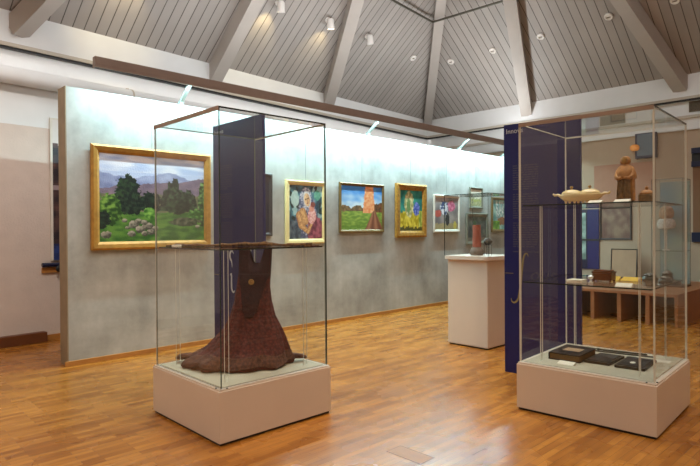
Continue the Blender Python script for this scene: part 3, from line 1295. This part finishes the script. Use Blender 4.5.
t = thing('tureen', 'cream porcelain double tureen with lids on the upper shelf', 'tureen', at(.3, .63, S2), RTH + PI / 2)
t.scale = (.88, .88, .9)
bm = nb()
n = 40
prof = [(.10, .028), (.15, .035), (.185, .06), (.195, .085), (.188, .095), (.175, .098)]
lathe(bm, prof, (0, 0, 0), n, sx=1.0, sy=.55)
obj('bowl', bm, M['porcelain'], t, smooth=True)
for sx in (-.08, .085):
    bm = nb()
    lathe(bm, [(.088, .099), (.09, .104), (.08, .118), (.05, .132), (.02, .138)], (sx, 0, 0), 28, sx=1, sy=.9)
    ld = obj('lid', bm, M['porcelain'], t, smooth=True)
    bm = nb()
    lathe(bm, [(.008, .138), (.007, .146), (.016, .155), (.014, .165), (.004, .17)], (sx, 0, 0), 14)
    obj('lid_knob', bm, M['gilt'], ld, smooth=True)
for s in (-1, 1):
    bm = nb()
    tube(bm, [(s * .185, 0, .08), (s * .215, 0, .095), (s * .245, 0, .09), (s * .262, 0, .105)], [.014, .012, .011, .008], 10)
    obj('handle', bm, M['porcelain'], t, smooth=True)
for sx in (-.12, -.04, .04, .12):
    for sy in (-.045, .045):
        bm = nb()
        lathe(bm, [(.012, 0), (.009, .012), (.014, .034)], (sx, sy, .0004), 10)
        obj('foot', bm, M['porcelain'], t, smooth=True)

# statuette: hooded robed carving
t = thing('statuette', 'tall ochre carved robed figure standing on the upper shelf', 'statuette', at(.36, .305, S2), RTH)
bm = nb()
lathe(bm, [(.06, .0005), (.06, .02), (.055, .1), (.054, .19)], (0, 0, 0), 28, sx=.85, sy=1.05)
obj('robe', bm, M['olive'], t, smooth=True)
bm = nb()
tube(bm, [(-.01, -.05, .2), (-.016, -.052, .1), (-.012, -.056, .0205)], [.02, .022, .02], 12)
obj('mantle', bm, M['ochre'], t, smooth=True)
bm = nb()
lathe(bm, [(.056, .186), (.074, .188), (.077, .21), (.070, .245), (.052, .282), (.03, .299), (.026, .306), (.036, .316), (.038, .334), (.033, .352), (.019, .365), (.004, .369)],
      (0, 0, 0), 28, sx=.8, sy=1.05)
obj('torso', bm, M['ochre'], t, smooth=True)
for s in (-1, 1):
    bm = nb()
    tube(bm, [(-.012, s * .05, .255), (-.035, s * .058, .21), (-.055, s * .04, .19), (-.064, s * .01, .196)], [.018, .017, .015, .011], 10)
    obj('sleeve', bm, M['ochre'], t, smooth=True)
bm = nb()
lathe(bm, [(.022, 0), (.028, .012), (.03, .03), (.022, .045)], (-.026, 0, .312), 16, sx=.6, sy=.8)
obj('face', bm, M['gilt'], t, smooth=True)
for s, cz in ((1, .10), (-1, .08)):
    bm = nb()
    for k in range(4):
        tube(bm, [(-.05, s * (.012 + k * .012), .01), (-.056, s * (.012 + k * .011), .09), (-.05, s * (.01 + k * .01), .18)], .006, 6)
    obj('robe_fold', bm, M['olive'], t, smooth=True)

t = thing('carved_casket', 'small dark carved box with a figure on top right of the statuette', 'carving', at(.4, .165, S2), RTH)
bm = nb()
box(bm, -.04, .04, -.052, .052, .0005, .065, .008)
obj('box_body', bm, M['olive'], t)
bm = nb()
lathe(bm, [(.05, .0655), (.052, .075), (.035, .092), (.014, .1)], (0, 0, 0), 20, sx=.75)
obj('lid', bm, M['ochre'], t, smooth=True)
bm = nb()
lathe(bm, [(.006, .1), (.012, .108), (.014, .118), (.006, .128)], (0, 0, 0), 12)
obj('finial', bm, M['ochre'], t, smooth=True)


def card(i, j, z, w, d, h, m, label, name='label_card', rz=0, cat='label'):
    bm = nb()
    vs = [bm.verts.new(p) for p in ((-d / 2, -w / 2, .0005), (d / 2, -w / 2, .0005), (d / 2, w / 2, .0005), (-d / 2, w / 2, .0005),
                                    (-d / 2 + .004, -w / 2, .005), (d / 2, -w / 2, h), (d / 2, w / 2, h), (-d / 2 + .004, w / 2, .005))]
    for q in ((0, 3, 2, 1), (4, 5, 6, 7), (0, 1, 5, 4), (1, 2, 6, 5), (2, 3, 7, 6), (3, 0, 4, 7)):
        bm.faces.new([vs[k] for k in q])
    o = obj(name, bm, m, loc=at(i, j, z), rz=RTH + rz)
    tag(o, label, cat)
    return o


card(.12, .455, S2, .10, .05, .022, M['card'], 'white label card in front of the tureen')
card(.12, .26, S2, .11, .05, .022, M['card'], 'white label card in front of the statuette')
# middle shelf
t = thing('paper_stack', 'stack of white papers at the left of the middle shelf', 'papers', at(.2, .63, S1), RTH)
for k, (a, w_) in enumerate(((.0, .125), (.1, .12), (-.08, .12))):
    bm = nb()
    box(bm, -.06, .06, -w_ / 2, w_ / 2, .0005 + k * .009, .0085 + k * .009)
    obj('sheet', bm, M['card'], t, rz=a)
t = thing('crystal_ornament', 'small sparkling crystal ornament beside the white papers', 'ornament', at(.2, .52, S1), RTH)
bm = nb()
lathe(bm, [(.02, .0005), (.022, .01), (.008, .018), (.006, .03), (.02, .042), (.024, .055), (.012, .066), (.003, .07)], (0, 0, 0), 8)
obj('crystal', bm, mat('bright_crystal', (240, 244, 240), .08, metal=.4), t)
t = thing('brass_casket', 'dark brass casket in the middle of the lower glass shelf', 'casket', at(.45, .5, S1), RTH)
bm = nb()
box(bm, -.06, .06, -.075, .075, .012, .068, .005)
obj('casket_body', bm, M['brass'], t)
bm = nb()
box(bm, -.064, .064, -.08, .08, .069, .082, .004)
box(bm, -.05, .05, -.066, .066, .082, .094, .005)
obj('lid', bm, M['brass'], t)
for a in (-.05, .05):
    for b in (-.063, .063):
        bm = nb()
        lathe(bm, [(.01, .0005), (.008, .006), (.011, .0118)], (a, b, 0), 10)
        obj('foot', bm, M['brass'], t, smooth=True)
card(.6, .462, S1, .075, .09, .03, M['yellow'], 'narrow yellow card just right of the brass casket', rz=.1, cat='card')
card(.62, .345, S1, .14, .09, .028, M['yellow'], 'wide yellow card at the right of the brass casket', rz=-.08, cat='card')
card(.1, .245, S1, .115, .05, .026, M['card'], 'white label card at the front of the middle shelf')
for k, (i, j, sx, sy, h, lb) in enumerate(((.76, .235, .05, .06, .06, 'dark metal lump nearest the yellow cards on the middle shelf'),
                                           (.78, .115, .055, .045, .085, 'tall dark metal piece on the right of the middle shelf'),
                                           (.66, .10, .04, .05, .05, 'dark metal lump at the right front of the middle shelf'))):
    bm = nb()
    lathe(bm, [(1, .0005), (1.02, h * .25), (.8, h * .6), (.85, h * .75), (.35, h)], (0, 0, 0), 16, sx=sx, sy=sy)
    for v in bm.verts:
        v.co.x += .008 * noise.noise(v.co * 30 + Vector((k, 0, 0)))
        v.co.y += .008 * noise.noise(v.co * 30 + Vector((0, k, 5)))
    o = obj('metal_fragment', bm, M['steel'], loc=at(i, j, S1))
    tag(o, lb, 'metal piece')

# case floor
t = thing('photo_album', 'thick dark album with a pale plate at the left of the case floor', 'album', at(.46, .76, S0), RTH)
bm = nb()
box(bm, -.19, .19, -.12, .12, .008, .05)
obj('pages', bm, mat('old_pages', (120, 92, 56), .8), t)
bm = nb()
box(bm, -.2, .2, -.13, .13, .0005, .0078)
box(bm, -.2, .2, -.13, .13, .0502, .06, .003)
box(bm, -.2, .2, .1205, .13, .0078, .0502)
obj('cover', bm, M['leather'], t)
obj('cover_plate', B(-.06, .06, -.075, .065, .0603, .063), M['paper'], t)
for i, j, w_, d_, lb, rz in ((.50, .515, .20, .36, 'flat dark open book in the middle of the case floor', -.02),
                             (.50, .275, .22, .38, 'flat dark book with a pale spot at the right of the case floor', .03)):
    t = thing('flat_book', lb, 'book', at(i, j, S0), RTH + rz)
    bm = nb()
    box(bm, -d_ / 2, d_ / 2, -w_ / 2, w_ / 2, .0005, .022, .004)
    obj('book_cover', bm, M['leather2'], t)
    bm = nb()
    box(bm, -d_ / 2 + .02, d_ / 2 - .02, -w_ / 2 + .02, w_ / 2 - .02, .0222, .026)
    obj('page', bm, M['leather'], t)
    if 'spot' in lb:
        bm = nb()
        lathe(bm, [(.028, .0262), (.028, .029)], (-.05, .01, 0), 16, sy=.7)
        obj('seal', bm, M['card'], t)
card(.16, .70, S0, .13, .06, .02, M['card'], 'white label card in front of the thick dark album')
for i0, j0, i1, j1, r_, lb in ((.80, .72, .86, .22, .006, 'thin dark metal rod lying behind the flat books'),
                               (.875, .68, .92, .30, .008, 'thicker dark metal rod nearest the back glass')):
    bm = nb()
    a, b = rc(i0, j0), rc(i1, j1)
    tube(bm, [(a[0], a[1], S0 + r_ + .0005), (b[0], b[1], S0 + r_ + .0005)], r_, 10)
    tube(bm, [(a[0], a[1], S0 + r_ + .0005), (a[0] - .002, a[1] + .035, S0 + r_ + .0005)], [r_ * 1.6, r_ * .4], 10)
    o = obj('metal_rod', bm, M['steel'], smooth=True)
    tag(o, lb, 'rod')
card(.74, .14, S0, .12, .05, .012, M['card'], 'pale label card at the back right of the case floor', rz=.1)

# ------------------------------------------------------------------ pedestal with small glass cover
QX, QY = 5.955, 3.775
t = thing('pedestal', 'square pale pedestal with a small glass cover in front of the paintings', 'pedestal', (QX, QY, 0))
bm = nb()
box(bm, 0, .6, 0, .6, .015, 1.105, .012)
obj('body', bm, M['case_base'], t)
obj('toe_kick', B(.015, .585, .015, .585, 0, .0148), M['black'], t)
bm = nb()
vs = []
for z in (1.1055, 1.15):
    ring = []
    for cx, cy, a0 in ((.56, .56, 0), (.04, .56, 90), (.04, .04, 180), (.56, .04, 270)):
        for k in range(7):
            a = math.radians(a0 + 15 * k)
            ring.append(bm.verts.new((cx + .09 * math.cos(a), cy + .09 * math.sin(a), z)))
    vs.append(ring)
m_ = len(vs[0])
for k in range(m_):
    bm.faces.new((vs[0][k], vs[0][(k + 1) % m_], vs[1][(k + 1) % m_], vs[1][k]))
bm.faces.new(vs[0][::-1])
bm.faces.new(vs[1])
obj('top_slab', bm, M['case_base'], t)
for q, th in (((-.03, -.024, -.03, .63, 1.1505, 1.93), 0), ((.624, .63, -.03, .63, 1.1505, 1.93), 0), ((-.0235, .6235, -.03, -.024, 1.1505, 1.93), 1),
              ((-.0235, .6235, .624, .63, 1.1505, 1.93), 1), ((-.03, .63, -.03, .63, 1.9305, 1.9365), 2)):
    bm = nb()
    pane(bm, *q, th)
    obj('glass_pane', bm, [M['glass'], M['glass_edge']], t, rec=False)
# exhibits on it
PZ = 1.1505
t = thing('clay_cylinder', 'tall reddish clay cylinder on the pale pedestal', 'pottery', (QX + .27, QY + .33, PZ))
bm = nb()
lathe(bm, [(.056, .105), (.056, .2), (.052, .3), (.051, .385), (.049, .395), (.042, .395), (.042, .36)], (0, 0, 0), 24)
obj('shaft', bm, M['clay'], t, smooth=True)
bm = nb()
lathe(bm, [(.078, .0005), (.09, .02), (.088, .06), (.07, .085), (.058, .106)], (0, 0, 0), 24)
obj('stone_foot', bm, M['stone'], t, smooth=True)
t = thing('fossil_stand', 'small dark lump on a thin wire stand right of the clay cylinder', 'exhibit', (QX + .31, QY + .19, PZ))
bm = nb()
box(bm, -.04, .04, -.045, .045, .135, .14)
for a, b in ((-.03, -.036), (.03, -.036), (.03, .036), (-.03, .036)):
    tube(bm, [(a, b, .0005), (a, b, .136)], .003, 6)
obj('stand', bm, M['black'], t)
bm = nb()
lathe(bm, [(.03, .1405), (.045, .16), (.05, .185), (.035, .21), (.012, .222)], (0, 0, 0), 16, sy=1.15)
for v in bm.verts:
    v.co += Vector((noise.noise(v.co * 25), noise.noise(v.co * 25 + Vector((9, 0, 0))), 0)) * .012
obj('lump', bm, M['leather2'], t, smooth=True)

# ------------------------------------------------------------------ floor hatch
h = thing('floor_hatch', 'small rectangular parquet floor hatch outlined in dark metal', 'floor hatch', (2.84, 2.40, 0), -.0)
bm = nb()
x0, x1, y0, y1 = -.072, .072, -.147, .147
for q in ((x0, x1, y0, y0 + .004), (x0, x1, y1 - .004, y1), (x0, x0 + .004, y0 + .004, y1 - .004), (x1 - .004, x1, y0 + .004, y1 - .004)):
    box(bm, *q, .0003, .0016)
obj('hatch_frame', bm, M['dark_oak'], h)
obj('hatch_lid', B(x0 + .0042, x1 - .0042, y0 + .0042, y1 - .0042, .0002, .001), mat('hatch_oak', (162, 104, 42), .35, var=.08, scale=12), h)

# ------------------------------------------------------------------ hanging scroll at far left
p = along_left(2.36)


def p_scroll(u, v):
    if v > .84 + nn(u, v, 4, 1) * .02 - .28 * u:
        return (214, 206, 200)
    c = mixc((40, 30, 34), (96, 66, 60), .4 + nn(u, v * 4, 5, 2) * 1.2)
    if abs(v - .52) < .02:
        c = (150, 130, 130)
    if v < .12:
        c = mixc((20, 26, 60), (40, 60, 120), .5 + nn(u, v, 20, 3))
    return c


t = thing('hanging_banner', 'dark picture banner hanging on the plaster wall behind the partition', 'banner', (p.x, p.y, 0), angL)
obj('print', canvas(1.1, 1.95, 30, 60, p_scroll), M['paint'], t, loc=(.03, -.03, 1.1))
bm = nb()
for q in ((0, .03, 1.1, 3.07), (1.13, 1.16, 1.1, 3.07), (.03, 1.13, 3.05, 3.07)):
    box(bm, q[0], q[1], -.034, -.01, q[2], q[3])
obj('banner_border', bm, M['white_frame'], t)
bm = nb()
tube(bm, [(-.13, -.06, 1.04), (1.3, -.06, 1.04)], .03, 14)
obj('bottom_roller', bm, M['navy_trim'], t, smooth=True)
bm = nb()
lathe(bm, [(.035, 0), (.045, .01), (.045, .03), (.03, .04)], (.07, -.09, .985), 18, axis=(0, -1, 0))
obj('roller_knob', bm, M['black'], t, smooth=True)
obj('wall_rail', B(-.12, 1.3, -.03, -.001, .93, 1.005, .003), M['skirt'], t)

# ------------------------------------------------------------------ right hand end of the hall
# low platform of open cubbies
BX, BY0, BY1, BT = 9.25, 2.62, 6.0, .49
t = thing('display_platform', 'low orange wooden platform with open cubbyholes behind the right case', 'platform', (BX, BY0, 0))
L_ = BY1 - BY0
obj('platform_top', B(0, 2.5, 0, L_, BT - .045, BT, .004), M['bench'], t)
obj('end_panel', B(.01, 2.48, .0, .04, 0, BT - .0455), M['bench'], t)
for k in range(1, 8):
    y = k * L_ / 8
    obj('divider', B(.02, 1.2, y - .03, y + .03, 0, BT - .0455), M['bench'], t)
obj('end_panel', B(.01, 2.48, L_ - .04, L_, 0, BT - .0455), M['bench'], t)
obj('back_panel', B(1.21, 1.25, .045, L_ - .045, 0, BT - .0455), M['dark_oak'], t)


def wthing(name, label, cat, y, z, off=.1195, group=None):
    p = on_right(y, off)
    return thing(name, label, cat, (p.x, p.y, z), angR + PI / 2 + .0, group)   # local x points away from the hall (+), -x faces the hall


# local: x = outwards (into the wall), y = towards the left of the picture
t = wthing('framed_picture', 'dark framed picture on the far wall seen below the upper shelf', 'picture', 4.21, 1.245)
bm = frame_bm(.63, .68, .035, .03)
f_ = obj('frame', bm, M['dark_frame'], t, rz=PI / 2 * -1)
f_.location = (0, .63, 0)
c_ = obj('print', canvas(.57, .62, 16, 16, lambda u, v: mixc((104, 72, 62), (140, 118, 96), .5 + nn(u, v, 5, 1) + (ell(u, v, .6, .5, .3, .35) > 0) * .25)), M['paint'], t, rz=-PI / 2)
c_.location = (-.012, .60, .03)
t = thing('leaning_sheet', 'framed tan sheet leaning against the far wall on the platform', 'picture', (11.66, 4.02, BT + .002), angR + PI / 2)
t.rotation_euler = (0, .1, angR + PI / 2)
obj('sheet', B(-.004, .0, .015, .48, .015, .56), M['paper'], t)
bm = frame_bm(.5, .58, .018, .02)
f_ = obj('frame', bm, M['dark_frame'], t, rz=-PI / 2)
f_.location = (.002, .498, 0)
o = obj('reflection_board', B(-.02, 0, 0, 1.18, 0, .86, .003), M['pink'], loc=(*on_right(3.78, .1195), 1.945), rz=angR + PI / 2)  # solid board standing in for a pinkish reflection in the glass
tag(o, 'large plain pinkish board standing in for a reflection behind the statuette', 'board')
t = wthing('wall_monitor', 'blue grey monitor mounted high on the far wall behind the right case', 'monitor', 3.72, 2.87)
obj('monitor_body', B(-.09, -.03, 0, .40, 0, .5, .006), M['navy_trim'], t)
obj('screen', B(-.093, -.0905, .03, .36, .05, .48), M['screen'], t)
obj('monitor_bracket', B(-.03, -.0005, .12, .28, .15, .35), M['black'], t)
t = wthing('reflection_glow', 'small glowing orange blob standing in for a reflection behind the statuette', 'lamp', 4.12, 3.08)  # glowing solid in place of an orange reflection in the glass
bm = nb()
lathe(bm, [(.05, -.05), (.08, -.03), (.09, .02), (.07, .06), (.03, .075)], (-.11, 0, 0), 20)
obj('glow_body', bm, M['orange'], t, smooth=True)
obj('glow_bracket', B(-.03, -.0005, -.03, .03, -.03, .03), M['brass'], t)
t = wthing('reflection_strip', 'narrow navy strip with a pale bluish poster standing in for a glass reflection', 'banner', 4.86, .62)
obj('strip', B(-.03, -.001, 0, .24, 0, 1.27, .003), M['navy'], t)
obj('patch', B(-.034, -.0305, .27, .45, .2, 1.2), mat('pale_blue_reflection', (176, 200, 190), .6, c2=(96, 120, 110), scale=5), t)  # pale tone stands in for the partition reflected in the rear glass
obj('patch_backing', B(-.03, -.001, .2405, .47, .0, 1.27), M['navy_trim'], t)
obj('patch_band', B(-.037, -.0345, -.03, .47, .60, .64), M['black'], t)

# glass cabinet with a fur piece: solid stand-ins for a side pane reflection
t = thing('reflection_cabinet', 'narrow glass cabinet standing in for a reflection in the side pane of the tall case', 'glass cabinet', (10.38, 2.86, BT + .0005), .0)
g = .006
for q, th in (((0, g, 0, .48, .02, 1.82), 0), ((.44, .44 + g, 0, .48, .02, 1.82), 0), ((g + .001, .439, 0, g, .02, 1.82), 1), ((g + .001, .439, .48 - g, .48, .02, 1.82), 1),
              ((0, .446, 0, .48, 1.8205, 1.8265), 2)):
    bm = nb()
    pane(bm, *q, th)
    obj('glass_pane', bm, [M['glass'], M['glass_edge']], t, rec=False)
obj('cabinet_base', B(-.004, .45, -.004, .484, 0, .0195), M['dark_oak'], t)
bm = nb()
pane(bm, g + .005, .435, g + .005, .48 - g - .005, .60, .61, 2)
obj('glass_shelf', bm, [M['glass'], M['shelf_edge']], t, rec=False)
obj('cabinet_back', B(.4275, .4385, g + .005, .48 - g - .005, .03, 1.8), mat('grey_green_back', (150, 156, 136), .8, c2=(120, 136, 140), scale=2), t)
t = thing('reflection_hat', 'white and brown fur hat on a thin stand standing in for its reflection in the side pane', 'hat', (10.60, 3.17, BT + .6115), 0)
bm = nb()
lathe(bm, [(.06, .0), (.06, .012), (.012, .02), (.012, .36)], (0, 0, 0), 16)
obj('hat_stand', bm, M['white_frame'], t, smooth=True)
bm = nb()
lathe(bm, [(.05, .36), (.12, .38), (.14, .45), (.12, .52), (.085, .54)], (0, 0, 0), 28, sy=1.05)
for v in bm.verts:
    v.co += v.co.normalized() * .014 * noise.noise(v.co * 40)
obj('fur_brim', bm, M['fur'], t, smooth=True)
bm = nb()
lathe(bm, [(.085, .54), (.11, .58), (.115, .66), (.09, .73), (.04, .76), (.004, .765)], (0, 0, 0), 28)
for v in bm.verts:
    v.co.xy *= 1 + .1 * noise.noise(v.co * 30)
obj('crown', bm, mat('brown_fur', (168, 132, 104), .95, var=.25, scale=20, bump=1), t, smooth=True)
for k, (x, y, sx, sy, h, lb) in enumerate(((.12, .34, .05, .07, .12, 'dark metal vessel on the floor of the narrow stand-in cabinet, left'),
                                           (.15, .15, .06, .09, .10, 'dark metal vessel on the floor of the narrow stand-in cabinet, right'))):
    bm = nb()
    lathe(bm, [(.7, 0), (1, h * .3), (.9, h * .7), (.6, h * .8), (.7, h)], (0, 0, 0), 20, sx=sx, sy=sy)
    o = obj('metal_vessel', bm, M['steel'], loc=(10.38 + x, 2.86 + y, BT + .0205), smooth=True)
    tag(o, lb, 'vessel')
# navy framed board at the right edge
t = wthing('display_board', 'tall brown board with navy top and bottom rails at the right edge', 'board', 1.9, 0)
obj('board_panel', B(-.03, -.001, 0, 1.22, 1.40, 2.63), M['brown_board'], t)
obj('top_rail', B(-.06, -.001, 0, 1.24, 2.88, 2.985, .003), M['navy_trim'], t)
obj('gap_strip', B(-.02, -.001, 0, 1.24, 2.735, 2.879), M['black'], t)
obj('middle_rail', B(-.06, -.001, 0, 1.24, 2.631, 2.734, .003), M['navy_trim'], t)
obj('bottom_rail', B(-.06, -.001, 0, 1.24, 1.215, 1.399, .003), M['navy_trim'], t)


# ------------------------------------------------------------------ ceiling spotlights
def spotlight(x, y, side, label, aim, lit=False, L=.2):
    n = Vector((.0985, -.9951)) if side == 'L' else Vector((-.9998, -.0174))
    sl = math.atan(TNL if side == 'L' else TNR)
    nor = Vector((n.x * math.sin(sl), n.y * math.sin(sl), -math.cos(sl)))
    z = roof_z(x, y, side)
    t = thing('ceiling_spotlight', label, 'spotlight', (x, y, z), group='white ceiling spotlights')
    bm = nb()
    lathe(bm, [(.055, .0015), (.055, .02), (.03, .03), (.014, .032), (.014, .09)], (0, 0, 0), 20, axis=nor)
    obj('mount', bm, M['spot'], t, smooth=True)
    aim = Vector(aim).normalized()
    c = nor * .11
    bm = nb()
    lathe(bm, [(.02, -.09), (.05, -.08), (.062, -.05), (.066, .06), (.07, .1), (.058, .1), (.052, .06)], c, 24, axis=aim)
    hd = obj('lamp_head', bm, M['spot'], t, smooth=True)
    bm = nb()
    lathe(bm, [(.05, .066), (.05, .075)], c, 20, axis=aim)
    obj('lens', bm, M['lamp_lit'] if lit else M['black'], hd)
    return Vector((x, y, z)) + c + aim * .09


def socket(x, y, side, label):
    n = Vector((.0985, -.9951)) if side == 'L' else Vector((-.9998, -.0174))
    sl = math.atan(TNL if side == 'L' else TNR)
    nor = Vector((n.x * math.sin(sl), n.y * math.sin(sl), -math.cos(sl)))
    z = roof_z(x, y, side)
    t = thing('lamp_socket', label, 'ceiling socket', (x, y, z), group='round white lamp sockets on the ceiling')
    bm = nb()
    lathe(bm, [(.075, .0015), (.075, .025), (.066, .035), (.05, .035), (.046, .022)], (0, 0, 0), 24, axis=nor)
    obj('cover', bm, M['spot'], t, smooth=True)
    bm = nb()
    d = Vector((-n.y, n.x, 0))
    c = nor * .03
    prism(bm, c - d * .035, c + d * .035, .016, .012)
    obj('slot', bm, M['grille'], t)


lamp_pts = []
down = (.12, -.1, -1)
lamp_pts.append(spotlight(5.62, 7.56, 'L', 'white ceiling spotlight at the top edge, left of the lit one', (.15, .25, -1)))
lamp_pts.append(spotlight(6.80, 7.64, 'L', 'lit white ceiling spotlight between two grey beams', (.15, .1, -1), True))
lamp_pts.append(spotlight(7.94, 7.75, 'L', 'white ceiling spotlight just right of the third grey beam', (.25, .1, -1)))
socket(9.6, 7.96, 'L', 'round white ceiling socket just left of the corner hip beam')
for (x, y), lb in zip(((10.44, 7.54), (10.46, 6.47), (10.45, 5.38), (10.44, 4.06), (10.48, 2.99)),
                      ('round white ceiling socket just right of the corner hip beam', 'round white ceiling socket left of the beam over the navy panel',
                       'round white ceiling socket right of the beam over the navy panel', 'round white ceiling socket left of the slanting right hand beam',
                       'round white ceiling socket at the top right edge of the photo')):
    socket(x, y, 'R', lb)


# ------------------------------------------------------------------ light
def area(name, loc, rot, sx, sy, power, col):
    l = bpy.data.lights.new(name, 'AREA')
    l.shape = 'RECTANGLE'
    l.size, l.size_y = sx, sy
    l.energy = power
    l.color = col
    o = bpy.data.objects.new(name, l)
    COL.objects.link(o)
    o.location = loc
    o.rotation_euler = rot
    return o


def spot(name, loc, aim, power, col, ang, blend=.6, r=.05):
    l = bpy.data.lights.new(name, 'SPOT')
    l.energy = power
    l.color = col
    l.spot_size = math.radians(ang)
    l.spot_blend = blend
    l.shadow_soft_size = r
    o = bpy.data.objects.new(name, l)
    COL.objects.link(o)
    o.location = loc
    d = Vector(aim) - Vector(loc)
    o.rotation_euler = d.to_track_quat('-Z', 'Y').to_euler()
    return o


# fluorescent tube washes the partition; the uplight is added to brighten the boards
ca, sa = math.cos(TW), math.sin(TW)


def bar_pt(x, y, z):
    return (PX + ca * x - sa * y, PY + sa * x + ca * y, z)


area('tube_light', bar_pt(4.9, -.245, 3.314), (math.radians(2), 0, TW), 9.2, .02, 310, (.60, .92, .98))
area('added_uplight', bar_pt(4.9, -.26, 3.44), (math.radians(180 - 12), 0, TW), 9.2, .06, 105, (.95, .97, 1.0))
# hidden strip added at the slot to brighten the upper left wall
pp = along_left(6.6) + nl * .16
area('slot_fill', (pp.x, pp.y, 3.86), (math.radians(28), 0, angL), 10.5, .05, 5, (1.0, .97, .96))
spot('fill_spot', (.6, 4.6, 5.2), (1.3, 8.3, 1.9), 380, (1.0, .93, .88), 60, .9, .12)  # unseen spot added as fill on the plaster wall
# unseen strip lights added to brighten the near walls for reflections in the cases
area('wall_fill', (CL.x + .45, 3.2, 3.9), (0, math.radians(20), 0), .05, 10, 110, (1.0, .96, .92))
area('wall_fill', (5.5, CN.y + .6, 3.9), (math.radians(-20), 0, 0), 11, .05, 70, (1.0, .9, .8))

world = bpy.data.worlds.new('World')
S.world = world
world.use_nodes = True
bg = world.node_tree.nodes['Background']
bg.inputs[0].default_value = (.95, .97, 1.0, 1)
bg.inputs[1].default_value = 2.6

# unseen warm spots added above the visitor as main fill light
for (x, y, z), aim, pw_ in (((3.4, 1.0, 5.6), (3.2, 3.9, 0), 230), ((6.0, .8, 5.6), (5.0, 2.6, 0), 70),
                            ((.4, 3.0, 5.4), (1.9, 4.2, 0), 170), ((5.0, 3.6, 6.0), (4.6, 4.4, 0), 300)):
    spot('fill_spot', (x, y, z), aim, pw_, (1.0, .80, .56), 85, .9, .12)
# stray glow of the ceiling spotlights on the boards
for x, y, pw_ in ((5.55, 7.62, 22), (6.85, 7.70, 16), (3.2, 7.55, 22)):
    z = roof_z(x, y, 'L')
    spot('spot_glow', (x, y - .18, z - .16), (x, y + .42, z - .42), pw_, (1.0, .80, .42), 75, .8, .04)

S.cycles.transparent_max_bounces = 40
S.cycles.max_bounces = 10
S.cycles.diffuse_bounces = 5
S.cycles.glossy_bounces = 5
S.cycles.sample_clamp_indirect = 6
S.view_settings.view_transform = 'Standard'
S.view_settings.look = 'None'
S.view_settings.exposure = .24
S.view_settings.gamma = 1
